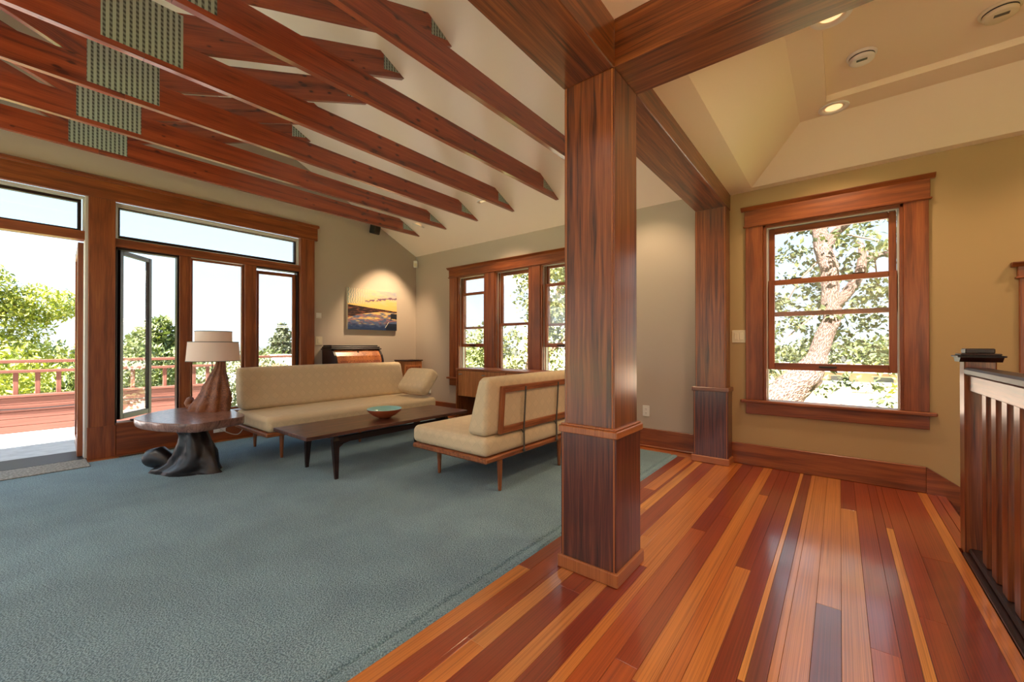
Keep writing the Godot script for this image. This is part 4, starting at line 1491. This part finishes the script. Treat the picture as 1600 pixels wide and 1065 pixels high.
func build_fittings() -> void:
	cover_plate("wall_outlet", "white outlet between the column and the half column", "outlet", Vector3(XL, 0.387, -1.655), -PI / 2, 0.075, 0.118, 0, M.white)
	cover_plate("wall_outlet", "white outlet beside the credenza, left of the triple window", "outlet", Vector3(XL, 0.373, -5.30), -PI / 2, 0.072, 0.116, 0, M.white)
	cover_plate("wall_outlet", "white outlet in the wooden panel under the slab table", "outlet", Vector3(1.56, 0.13, ZL + 0.026), 0.0, 0.12, 0.075, 0, M.white)
	cover_plate("light_switch", "double beige switch plate left of the hall window", "switch", Vector3(XH, 1.187, -0.738), -PI / 2, 0.118, 0.118, 2, M.cream)
	cover_plate("light_switch", "pale switch plate on the wall right of the casements", "switch", Vector3(2.73, 1.168, ZL), 0.0, 0.10, 0.12, 1, M.cream)
	cover_plate("thermostat", "small white thermostat above the switch right of the casements", "thermostat", Vector3(2.729, 1.520, ZL), 0.0, 0.075, 0.075, 1, M.white)
	# motion sensor in the corner
	var t := thing("motion_sensor", "small white motion sensor high in the corner", "sensor", Vector3(4.365, 2.485, ZL + 0.04))
	t.rotation.y = -PI / 4
	var b := mbr()
	b.box(Vector3(0, 0, 0), Vector3(0.07, 0.115, 0.045), X, 0.008)
	part(t, "body", b, M.white)
	b = mbr()
	b.box(Vector3(0, -0.015, 0.023), Vector3(0.045, 0.055, 0.006), X, 0.002)
	part(t, "lens", b, M.cream)
	# loudspeaker
	t = thing("loudspeaker", "small black loudspeaker high on the gable wall", "speaker", Vector3(3.555, 2.895, ZL + 0.09))
	t.rotation_degrees = Vector3(14, 10, 0)
	b = mbr()
	b.box(Vector3.ZERO, Vector3(0.13, 0.15, 0.11), X, 0.012)
	part(t, "cabinet", b, M.black)
	b = mbr()
	b.lathe(Vector3(0, 0, 0.056), [Vector2(0.05, 0.0), Vector2(0.045, 0.004), Vector2(0.0, -0.002)], 20, Basis(X, PI / 2))
	part(t, "grille", b, M.dark_metal)
	b = mbr()
	b.bb(-0.015, 0.015, -0.02, 0.02, -0.085, -0.05, Z)
	part(t, "bracket", b, M.black)
	# painting
	t = thing("painting", "sunset harbour painting on canvas, lit from above", "painting", Vector3(3.56, 1.65, ZL + 0.022))
	b = mbr()
	b.bb(-0.425, 0.425, -0.31, 0.31, -0.02, 0.018, X, 0.003)
	part(t, "canvas_edge", b, M.cream)
	var p := MB.new()
	var q := [Vector3(-0.424, 0.309, 0.0185), Vector3(0.424, 0.309, 0.0185), Vector3(0.424, -0.309, 0.0185), Vector3(-0.424, -0.309, 0.0185)]
	var uv := [Vector2(0, 0), Vector2(1, 0), Vector2(1, 1), Vector2(0, 1)]
	p.tri(q[0], q[1], q[2], Z, Z, Z, uv[0], uv[1], uv[2])
	p.tri(q[0], q[2], q[3], Z, Z, Z, uv[0], uv[2], uv[3])
	part(t, "picture", p, mat(Color.WHITE, 0.4, painting_tex()))
	# smoke detectors on the recessed panel
	for e in [[3.225, 0.107, 0.072, "white smoke detector near the corner of the tray ceiling"], [3.24, 0.655, 0.078, "cream smoke detector on the tray ceiling nearer the cross beam's side"]]:
		t = thing("smoke_detector", e[3], "detector", Vector3(e[0], 2.85, e[1]))
		var r: float = e[2]
		b = mbr()
		b.lathe(Vector3.ZERO, [Vector2(r, 0.0), Vector2(r, -0.008), Vector2(r * 0.95, -0.012), Vector2(r * 0.86, -0.014)], 36)
		part(t, "base", b, M.white if r < 0.075 else M.cream)
		b = mbr()
		b.lathe(Vector3.ZERO, [Vector2(r * 0.84, -0.012), Vector2(r * 0.84, -0.018), Vector2(r * 0.78, -0.021)], 36)
		part(t, "vent_slot", b, M.dark_metal)
		b = mbr()
		b.lathe(Vector3.ZERO, [Vector2(r * 0.84, -0.020), Vector2(r * 0.84, -0.032), Vector2(r * 0.74, -0.040), Vector2(r * 0.3, -0.044), Vector2(0, -0.044)], 36)
		part(t, "cover", b, M.white if r < 0.075 else M.cream)
		b = mbr()
		b.box(Vector3(-r * 0.35, -0.044, 0.0), Vector3(r * 0.3, 0.002, r * 0.7), X, 0.001)
		part(t, "label_plate", b, M.dark_metal if r < 0.075 else M.strap)
	# floor vent in the border boards
	t = thing("floor_vent", "slim dark floor vent in the boards below the casements", "vent", Vector3(1.0, 0.0, -5.545))
	b = mbr()
	b.bb(-0.30, 0.30, 0.0, 0.004, -0.035, 0.035, X, 0.001)
	part(t, "frame", b, M.dark_metal)
	for k in 24:
		b = mbr()
		b.bb(-0.285 + k * 0.024, -0.272 + k * 0.024, 0.004, 0.006, -0.026, 0.026, Z)
		part(t, "slat", b, M.strap)
	# door mat
	b = mbr()
	b.bb(-1.1, 0.478, 0.012, 0.022, -5.62, -5.255, X, 0.004)
	one("door_mat", b, M.mat_rug, "grey woven door mat inside the deck door", "mat")

func build_downlights() -> void:
	var c := Color(1.0, 0.87, 0.70)
	downlight(Vector3(3.722, 2.808, -0.030), -Y, 1.8, 65.0, "recessed downlight at the tray ceiling corner nearer the window wall", "", c)
	downlight(Vector3(2.672, 2.808, -0.032), -Y, 1.8, 65.0, "recessed downlight on the tray ceiling beside the cross beam", "", c)
	downlight(Vector3(3.722, 2.808, 1.6), -Y, 1.8, 65.0, "recessed downlight above the stairs", "", c)
	var sl := Vector3(-0.49, -1.0, 0).normalized()
	# east slope: the one by the painting leans to the wall
	downlight(Vector3(3.845, 2.890, -4.89), Vector3(-0.05, -1.0, -0.42).normalized(), 8.0, 33.0, "small white downlight in the slope lighting the painting", "", c)
	for e in [[3.78, -1.62], [3.78, -3.5]]:
		downlight(Vector3(e[0], cy(e[0]) - 0.002, e[1]), Vector3(0.12, -1, 0).normalized(), 2.2, 50.0, "white downlight in the slope between the trusses over the triple window wall", "living room slope downlights", c)
	for e in [[-2.7, -4.9], [-2.7, -3.2], [-2.7, -1.6], [-1.2, -4.2], [-1.2, -2.2]]:
		downlight(Vector3(e[0], cy(e[0]) - 0.002, e[1]), -Y, 2.2, 75.0, "added unseen downlight in the far slope of the living room ceiling", "added far slope downlights", Color(1, 0.98, 0.95))  # out of view, added to brighten the living room
	for e in [[-2.2, 0.6], [-0.4, 1.6], [0.9, 0.9], [-2.2, 2.4], [0.9, 2.4]]:
		downlight(Vector3(e[0], 2.606, e[1]), -Y, 1.0, 75.0, "added unseen downlight in the flat entry ceiling", "added entry downlights", Color(1, 0.97, 0.93))  # unseen fill lamps, added over the entry side for more light


# ---------------------------------------------------------------- outdoors
func build_deck() -> void:
	var b := mbr()
	b.bb(-7.0, 2.45, -0.20, -0.06, -8.52, ZL - 0.16, X)
	struct("floor_deck", b, M.landing, "pale deck floor outside the open door", "floor")
	b = mbr()
	b.bb(-1.35, 0.40, -0.06, -0.045, -6.42, -6.14, X, 0.004)
	one("outdoor_mat", b, M.mat_out, "grey-green outdoor mat on the deck by the sill", "mat")
	var t := thing("deck_guard", "red wooden deck guard of planks, balusters and two rails", "railing")
	for k in 5:
		b = mbr()
		b.bb(-7.0, 2.42, -0.06 + k * 0.094, 0.031 + k * 0.094, -8.56, -8.52, X, 0.005)
		part(t, "plank", b, M.deck)
	b = mbr()
	b.bb(-7.0, 2.42, -0.06, 0.41, -8.58, -8.565, X)
	part(t, "backing_board", b, M.deck)
	b = mbr()
	b.bb(-7.0, 2.46, 0.41, 0.445, -8.66, -8.50, X, 0.005)
	part(t, "cap_plank", b, M.deck)
	b = mbr()
	b.bb(-7.0, 2.46, 0.735, 0.775, -8.64, -8.54, X, 0.005)
	part(t, "mid_rail", b, M.deck)
	b = mbr()
	b.bb(-7.0, 4.6, 0.865, 0.91, -8.70, -8.58, X, 0.006)
	part(t, "top_rail", b, M.deck)
	for e in [-4.0, -1.9, 2.39]:
		b = mbr()
		b.bb(e - 0.045, e + 0.045, -0.1, 0.87, -8.68, -8.60, Y, 0.004)
		part(t, "post", b, M.deck)
	var x := 2.2
	while x > -1.5:
		b = mbr()
		b.bb(x - 0.024, x + 0.024, 0.445, 0.735, -8.615, -8.57, Y, 0.003)
		part(t, "baluster", b, M.deck)
		x -= 0.193
	b = mbr()
	var pp := []
	var rr := []
	for k in 40:
		var f := k / 39.0
		pp.append(Vector3(-1.6 + f * 3.4, 0.30 - 0.05 * f + 0.02 * sin(f * 9.0), -8.508))
		rr.append(0.008)
	b.tube(pp, rr, 6)
	one("garden_hose", b, M.black, "thin dark hose hanging along the deck guard planks", "hose")

func leaf_mesh(w: float, l: float) -> ArrayMesh:
	var b := MB.new()
	var p := [Vector3(0, 0, 0), Vector3(w, 0.12 * w, l * 0.45), Vector3(0, -0.06 * l, l), Vector3(-w, 0.12 * w, l * 0.45)]
	for q in [[0, 1, 2], [0, 2, 3]]:
		var nn: Vector3 = (p[q[2]] - p[q[0]]).cross(p[q[1]] - p[q[0]]).normalized()
		b.tri(p[q[0]], p[q[1]], p[q[2]], nn, nn, nn, Vector2.ZERO, Vector2.ZERO, Vector2.ZERO)
	return b.mesh()

# blobs: [centre, radii, count]; cols: linear leaf colours
func crown(t: Node3D, blobs: Array, lm: ArrayMesh, cols: Array, size: float, shell := 0.55, many := 1.0) -> void:
	var mm := MultiMesh.new()
	mm.transform_format = MultiMesh.TRANSFORM_3D
	mm.use_colors = true
	mm.mesh = lm
	var n := 0
	for e in blobs:
		n += int(e[2] * many)
	mm.instance_count = n
	var i := 0
	for e in blobs:
		for k in int(e[2] * many):
			var d := Vector3(rng.randfn(), rng.randfn(), rng.randfn()).normalized()
			var rad := lerpf(shell, 1.0, sqrt(rng.randf()))
			var p: Vector3 = e[0] + d * e[1] * rad
			var bs := Basis.from_euler(Vector3(rng.randf_range(-1.2, 1.2), rng.randf() * TAU, rng.randf_range(-0.9, 0.9)))
			bs = bs.scaled(Vector3.ONE * size * rng.randf_range(0.6, 1.35))
			mm.set_instance_transform(i, Transform3D(bs, p))
			var c: Color = cols[rng.randi() % cols.size()]
			mm.set_instance_color(i, c)
			i += 1
	var o := MultiMeshInstance3D.new()
	o.multimesh = mm
	o.material_override = M.leaf
	o.name = "crown"
	o.set_meta("kind", "stuff")
	t.add_child(o, true)

func clustered(lo: Vector3, hi: Vector3, n: int, r0: float, r1: float, each: int) -> Array:
	var a := []
	for k in n:
		var p := Vector3(rng.randf_range(lo.x, hi.x), rng.randf_range(lo.y, hi.y), rng.randf_range(lo.z, hi.z))
		a.append([p, Vector3.ONE * rng.randf_range(r0, r1) * Vector3(1, 0.7, 1), each])
	return a

func build_outdoors() -> void:
	var lm := leaf_mesh(0.22, 1.0)
	var wide := leaf_mesh(0.34, 1.0)
	var b := mbr()
	b.bb(-120, 140, -3.9, -3.6, -160, 40, X)
	struct("ground", b, M.grass, "dry green ground far below the house", "ground")
	var yel := [Color(0.42, 0.42, 0.085), Color(0.34, 0.37, 0.075), Color(0.48, 0.46, 0.12), Color(0.22, 0.27, 0.06)]
	var grn := [Color(0.09, 0.12, 0.035), Color(0.12, 0.15, 0.05), Color(0.065, 0.09, 0.03), Color(0.17, 0.18, 0.07)]
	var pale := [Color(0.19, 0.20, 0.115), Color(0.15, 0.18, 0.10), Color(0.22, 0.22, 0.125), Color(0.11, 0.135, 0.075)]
	# feathery tree past the deck door
	var t := thing("feathery_tree", "bright yellow-green feathery tree past the open deck door", "tree", Vector3(-1.8, -3.6, -14.0))
	b = mbr()
	b.tube([Vector3(0, 0, 0), Vector3(0.1, 1.5, 0), Vector3(0.5, 3.2, 0.1), Vector3(1.2, 4.6, 0.2), Vector3(1.9, 5.6, 0.2)], [0.22, 0.18, 0.14, 0.08, 0.03], 8)
	b.tube([Vector3(0.1, 1.5, 0), Vector3(-0.6, 3.4, 0.2), Vector3(-1.2, 5.4, 0.3)], [0.15, 0.10, 0.04], 8)
	part(t, "trunk", b, M.bark_plain)
	crown(t, [[Vector3(1.0, 5.95, 0), Vector3(0.95, 0.72, 1.0), 1500], [Vector3(2.25, 5.62, 0.1), Vector3(0.72, 0.42, 0.7), 1100], [Vector3(1.5, 5.1, 0.1), Vector3(1.0, 0.6, 0.8), 1300], [Vector3(0.1, 6.4, 0), Vector3(1.5, 1.0, 1.2), 1600], [Vector3(1.2, 4.35, 0.3), Vector3(1.3, 0.8, 1.0), 1700], [Vector3(2.4, 4.1, 0.2), Vector3(0.9, 0.5, 0.8), 900], [Vector3(0.0, 4.7, 0.3), Vector3(1.4, 0.9, 1.0), 1400], [Vector3(-1.6, 5.6, 0.2), Vector3(1.4, 1.2, 1.1), 1200]], lm, yel, 0.105, 0.3, 2.0)
	var bushes := [
		[Vector3(-0.6, -3.6, -11.6), Vector3(1.3, 0.9, 0.8), 3.95, "yellow-green shrub just past the deck guard by the door", yel],
		[Vector3(1.7, -3.6, -12.2), Vector3(1.0, 0.8, 0.8), 4.05, "green shrub just past the deck guard by the casement", grn],
		[Vector3(4.2, -3.6, -13.0), Vector3(1.3, 0.8, 0.8), 3.7, "pale shrub past the end of the deck guard", pale],
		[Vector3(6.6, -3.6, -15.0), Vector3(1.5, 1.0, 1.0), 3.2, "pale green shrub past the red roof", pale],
	]
	for e in bushes:
		t = thing("shrub", e[3], "shrub", e[0])
		b = mbr()
		b.tube([Vector3.ZERO, Vector3(0.05, 1.5, 0), Vector3(0, e[2], 0)], [0.10, 0.07, 0.02], 6)
		part(t, "stem", b, M.bark_plain)
		crown(t, [[Vector3(0, e[2], 0), e[1], 1500], [Vector3(-0.5, e[2] - 0.7, 0), e[1], 900], [Vector3(0.5, e[2] - 0.9, 0.1), e[1], 900]], lm, e[4], 0.12, 0.4, 1.8)
	# tree seen through the swung casement
	t = thing("round_tree", "rounded green tree seen beside the swung casement", "tree", Vector3(3.95, -3.6, -22))
	b = mbr()
	b.tube([Vector3.ZERO, Vector3(0, 2.5, 0), Vector3(0, 5.0, 0)], [0.25, 0.18, 0.05], 8)
	part(t, "trunk", b, M.bark_plain)
	crown(t, [[Vector3(0, 5.1, 0), Vector3(0.65, 0.8, 0.7), 900], [Vector3(-0.25, 4.5, 0), Vector3(0.9, 0.8, 0.8), 900], [Vector3(0.3, 4.2, 0.1), Vector3(0.9, 0.8, 0.8), 900], [Vector3(0, 3.5, 0), Vector3(1.2, 0.9, 1.0), 900]], wide, grn, 0.22, 0.4)
	# tall conifer
	t = thing("conifer", "tall dark conifer against the sky, right of the lamp", "tree", Vector3(15.9, -3.6, -40))
	b = mbr()
	b.tube([Vector3.ZERO, Vector3(0, 6.5, 0)], [0.3, 0.04], 8)
	part(t, "trunk", b, M.bark_plain)
	crown(t, [[Vector3(0, 6.3, 0), Vector3(0.45, 0.45, 0.45), 350], [Vector3(0.1, 5.7, 0), Vector3(0.75, 0.4, 0.75), 500], [Vector3(-0.15, 5.1, 0), Vector3(0.9, 0.4, 0.9), 600], [Vector3(0.15, 4.5, 0), Vector3(1.1, 0.4, 1.1), 700], [Vector3(0, 3.8, 0), Vector3(1.2, 0.45, 1.2), 800], [Vector3(0.1, 3.0, 0), Vector3(1.3, 0.5, 1.3), 800]], wide, [Color(0.10, 0.115, 0.07), Color(0.14, 0.15, 0.085), Color(0.065, 0.08, 0.05)], 0.26, 0.4)
	# tree line on the horizon
	var k := 0
	for e in [[2.0, -38.0, 4.9, 2.2], [6.2, -36.0, 4.6, 2.0], [9.3, -42.0, 4.7, 2.3], [12.2, -45.0, 5.4, 1.6], [13.6, -38.0, 4.4, 2.0], [17.8, -38.0, 4.5, 2.2], [20.5, -40.0, 4.9, 2.2], [-2.5, -34.0, 5.2, 2.4], [8.0, -30.0, 3.6, 2.0], [11.5, -31.0, 3.3, 2.0]]:
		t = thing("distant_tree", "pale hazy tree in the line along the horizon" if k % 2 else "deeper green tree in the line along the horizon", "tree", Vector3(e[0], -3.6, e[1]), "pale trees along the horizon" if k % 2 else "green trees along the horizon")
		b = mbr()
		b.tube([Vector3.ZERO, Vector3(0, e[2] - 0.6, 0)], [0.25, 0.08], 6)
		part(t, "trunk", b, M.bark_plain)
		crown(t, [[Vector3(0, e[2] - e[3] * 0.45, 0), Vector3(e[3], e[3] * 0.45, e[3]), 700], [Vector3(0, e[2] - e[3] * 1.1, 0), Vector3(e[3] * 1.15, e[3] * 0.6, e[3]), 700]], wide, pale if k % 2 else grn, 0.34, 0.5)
		k += 1
	# red-roofed house past the deck
	t = thing("red_roof_house", "distant house with a low red roof past the deck rail", "house", Vector3(9.4, -3.6, -26))
	b = mbr()
	b.bb(-1.6, 1.9, 0, 3.15, -2, 1, X)
	part(t, "wall", b, M.stucco_white)
	b = mbr()
	b.prism(poly([[-1.2, 3.1], [1.0, 3.1], [0.7, 3.65], [-0.8, 3.68]]), 2, -2.1, 1.2, X)
	part(t, "roof", b, M.roof_red)
	b = mbr()
	b.bb(1.0, 1.9, 3.1, 4.15, -2, 0.9, X)
	part(t, "dormer", b, M.stucco_white)
	b = mbr()
	b.bb(1.1, 1.65, 3.45, 3.95, 0.9, 0.93, X)
	part(t, "window", b, M.dark_pane)
	# overhead wires
	for y in [0.0, -0.18]:
		b = mbr()
		var pp := []
		var rr := []
		for i in 24:
			var f := i / 23.0
			pp.append(Vector3(-8.0 + f * 30.0, 2.55 + y * (1.0 - f) - 0.9 * f * (1.0 - f) + 0.35 * (1.0 - f), -30.0 + y * 6.0))
			rr.append(0.022)
		b.tube(pp, rr, 4)
		one("overhead_wire", b, M.track, "thin overhead wire crossing the sky past the deck", "wire", "overhead wires")

	# big tree outside the hall window
	t = thing("rough_barked_tree", "big leaning tree with rough pale bark outside the hall window", "tree", Vector3(9.0, 0, 0))
	b = mbr()
	var nz := FastNoiseLite.new()
	nz.seed = 4
	nz.frequency = 2.2
	var path := [[-3.6, -2.3, 0.42], [-1.5, -1.75, 0.38], [-0.5, -1.25, 0.34], [0.09, -0.86, 0.30], [0.34, -0.68, 0.27], [0.58, -0.47, 0.24], [0.85, -0.33, 0.17], [1.01, -0.28, 0.135], [1.27, -0.21, 0.13], [1.6, -0.10, 0.13], [1.87, -0.13, 0.13], [2.18, -0.13, 0.125], [2.51, -0.15, 0.13], [2.83, -0.24, 0.12], [3.19, -0.29, 0.10], [3.8, -0.5, 0.09], [4.6, -0.6, 0.05]]
	_limb(b, path, nz)
	_limb(b, [[2.75, -0.18, 0.07], [2.97, -0.10, 0.075], [3.11, 0.0, 0.07], [3.27, 0.15, 0.065], [3.9, 0.6, 0.04]], nz)
	_limb(b, [[1.75, -0.10, 0.06], [1.9, 0.02, 0.085], [2.08, 0.15, 0.08], [2.34, 0.27, 0.075], [2.60, 0.30, 0.06], [2.85, 0.27, 0.03]], nz)
	_limb(b, [[2.45, 0.28, 0.05], [2.56, 0.40, 0.055], [2.60, 0.55, 0.045], [2.575, 0.75, 0.042], [2.7, 1.3, 0.03]], nz)
	part(t, "trunk", b, M.bark)
	b = mbr()
	for e in [[[2.6, -0.3], [2.3, -0.55], [1.95, -0.75]], [[2.9, 0.2], [2.6, 0.45], [2.1, 0.5]], [[1.8, -0.2], [1.5, -0.5], [1.2, -0.8]], [[3.0, 0.1], [2.8, 0.5], [2.5, 0.7]]]:
		var pp := []
		for q in e:
			pp.append(Vector3(rng.randf_range(-0.2, 0.2), q[0], q[1]))
		b.tube(pp, [0.02, 0.014, 0.008], 6)
	part(t, "twig", b, M.bark_plain)
	var lv := [Color(0.085, 0.105, 0.04), Color(0.125, 0.145, 0.06), Color(0.18, 0.185, 0.075), Color(0.05, 0.065, 0.03)]
	var bl := clustered(Vector3(-0.6, 0.7, -2.6), Vector3(2.4, 4.0, 2.0), 230, 0.16, 0.34, 36)
	bl.append_array(clustered(Vector3(-0.3, 0.15, -0.3), Vector3(0.6, 0.5, 1.2), 6, 0.14, 0.26, 30))
	crown(t, bl, wide, lv, 0.105, 0.1)
	# trees outside the triple window
	t = thing("leafy_tree", "leafy yellow-green tree filling the triple window", "tree", Vector3(9.4, -3.6, -7.4))
	b = mbr()
	b.tube([Vector3.ZERO, Vector3(0.1, 2.0, 0.2), Vector3(0, 4.2, 0.5), Vector3(0.1, 5.6, 1.2), Vector3(0.2, 7.0, 1.6)], [0.22, 0.18, 0.13, 0.09, 0.04], 10)
	b.tube([Vector3(0, 3.6, 0.4), Vector3(0.1, 4.6, 1.2), Vector3(0, 5.2, 2.0)], [0.10, 0.07, 0.03], 8)
	part(t, "trunk", b, M.bark_plain)
	bl = clustered(Vector3(-0.8, 3.2, -1.6), Vector3(1.4, 5.0, 2.2), 60, 0.25, 0.5, 60)
	bl.append_array(clustered(Vector3(-0.6, 5.0, 0.2), Vector3(1.4, 7.2, 2.6), 100, 0.25, 0.5, 50))
	crown(t, bl, wide, [Color(0.145, 0.16, 0.05), Color(0.195, 0.20, 0.075), Color(0.095, 0.115, 0.04), Color(0.22, 0.21, 0.085)], 0.12, 0.1)
	t = thing("hedge_tree", "dense yellow-green hedge tree low outside the triple window", "tree", Vector3(9.6, -3.6, -9.2))
	b = mbr()
	b.tube([Vector3.ZERO, Vector3(0.1, 3.6, 0.2)], [0.2, 0.1], 8)
	part(t, "trunk", b, M.bark_plain)
	bl = clustered(Vector3(-0.7, 3.2, -1.4), Vector3(1.2, 5.3, 1.2), 60, 0.25, 0.45, 60)
	crown(t, bl, wide, [Color(0.16, 0.18, 0.055), Color(0.20, 0.21, 0.085), Color(0.11, 0.13, 0.04)], 0.12, 0.1)
	# neighbours
	t = thing("white_neighbour_house", "white neighbouring house with a pale eave past the triple window", "house", Vector3(13.0, -3.6, -8.4))
	b = mbr()
	b.bb(0.6, 5.0, 0, 5.6, -2.2, 4.5, X)
	part(t, "wall", b, M.stucco_white)
	b = mbr()
	b.prism(poly([[-2.6, 7.35], [4.5, 4.6], [4.5, 4.95], [-2.6, 7.75]]), 0, -0.2, 4.8, Z)
	part(t, "roof_edge", b, M.stucco_white)
	t = thing("peach_house", "low peach stucco house with pale windows past the big tree", "house", Vector3(26, -3.6, 1.0))
	b = mbr()
	b.bb(0, 6, 0, 3.4, -6.0, 9.0, X)
	part(t, "wall", b, M.stucco)
	for z in [-1.0, 0.6, 2.2]:
		b = mbr()
		b.bb(-0.05, 0.0, 2.85, 3.2, z - 0.35, z + 0.35, X)
		part(t, "window", b, M.dark_pane)
		b = mbr()
		b.bb(-0.08, -0.05, 2.80, 2.85, z - 0.42, z + 0.42, X)
		b.bb(-0.08, -0.05, 3.2, 3.25, z - 0.42, z + 0.42, X)
		part(t, "window_trim", b, M.stucco_white)
	b = mbr()
	b.prism(poly([[-0.55, 2.45], [0.25, 2.45], [0.12, 2.6], [-0.15, 2.68], [-0.42, 2.6]]), 0, -0.06, -0.01, X)
	part(t, "arch_vent", b, M.roof_red)
	b = mbr()
	b.bb(-0.5, 6.5, 3.4, 3.6, -6.4, 9.4, X)
	part(t, "roof", b, M.roof_grey)
	t = thing("flat_roof_house", "pale flat-roofed building below the hall window", "house", Vector3(15, -3.6, 1.0))
	b = mbr()
	b.bb(0, 6, 0, 2.5, -5.5, 6.0, X)
	part(t, "wall", b, M.stucco_white)
	b = mbr()
	b.bb(-0.2, 6.2, 2.5, 2.68, -5.7, 6.2, X, 0.03)
	part(t, "roof_slab", b, M.stucco)
	b = mbr()
	b.tube([Vector3(3.0, 2.68, -0.9), Vector3(3.0, 3.1, -1.05)], [0.05, 0.05], 8)
	part(t, "roof_pipe", b, M.roof_red)
	k = 0
	for e in [[44.0, -16.0], [46.0, -11.0], [43.0, -6.5], [47.0, -2.0], [44.0, 2.6], [46.0, 7.0], [44.0, 11.5]]:
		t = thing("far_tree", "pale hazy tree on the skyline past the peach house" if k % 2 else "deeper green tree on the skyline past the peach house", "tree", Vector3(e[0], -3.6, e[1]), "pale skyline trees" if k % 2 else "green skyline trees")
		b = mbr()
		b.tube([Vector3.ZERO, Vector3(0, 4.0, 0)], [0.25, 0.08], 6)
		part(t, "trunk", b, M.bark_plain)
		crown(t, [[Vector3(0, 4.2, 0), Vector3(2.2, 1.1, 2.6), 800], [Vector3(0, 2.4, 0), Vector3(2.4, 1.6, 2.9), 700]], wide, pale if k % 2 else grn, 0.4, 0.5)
		k += 1
	for e in [[22.0, 3.2, 4.25, "golden bush past the peach house's near end", yel], [30.0, -6.5, 4.6, "green bush past the peach house's far end", grn], [21.0, -3.4, 4.3, "pale bush left of the peach house", pale]]:
		t = thing("bush", e[3], "bush", Vector3(e[0], -3.6, e[1]))
		b = mbr()
		b.tube([Vector3.ZERO, Vector3(0, e[2] - 0.8, 0)], [0.15, 0.06], 6)
		part(t, "stem", b, M.bark_plain)
		crown(t, [[Vector3(0, e[2] - 0.6, 0), Vector3(1.3, 0.9, 1.6), 900], [Vector3(0, e[2] - 1.6, 0), Vector3(1.4, 1.0, 1.8), 700]], wide, e[4], 0.26, 0.4)

func _limb(b: MB, path: Array, nz: FastNoiseLite) -> void:
	var rings := []
	for i in path.size() - 1:
		for s in 6:
			var f := s / 6.0
			var a: Array = path[i]
			var c: Array = path[i + 1]
			var ea: Array = path[maxi(i - 1, 0)]
			var ec: Array = path[mini(i + 2, path.size() - 1)]
			var y := cubic_interpolate(a[0], c[0], ea[0], ec[0], f)
			var z := cubic_interpolate(a[1], c[1], ea[1], ec[1], f)
			var r := lerpf(a[2], c[2], f)
			var d := Vector3(0, c[0] - a[0], c[1] - a[1]).normalized()
			var u := X
			var w := d.cross(u).normalized()
			var ring := []
			for k in 28:
				var an := TAU * k / 28
				var q := Vector3(cos(an), 0, sin(an))
				var m := 1.0 + 0.16 * nz.get_noise_3d(q.x * 1.6, (y * 0.9 + z * 0.4), q.z * 1.6) + 0.12 * nz.get_noise_3d(q.x * 5.0, y * 2.2, q.z * 5.0)
				ring.append(Vector3(0, y, z) + (u * q.x + w * q.z) * r * m)
			rings.append(ring)
	b.skin(rings, true, 1.0, 1.2)

func _ready() -> void:
	rng.seed = 20240611
	set_camera_and_light()
	make_materials()
	build_shell()
	build_floor()
	build_baseboards()
	build_back_glazing()
	build_right_windows()
	build_unseen_windows()
	build_column()
	build_beams()
	build_trusses()
	build_downlights()
	build_furniture()
	build_railing()
	build_fittings()
	build_deck()
	build_outdoors()
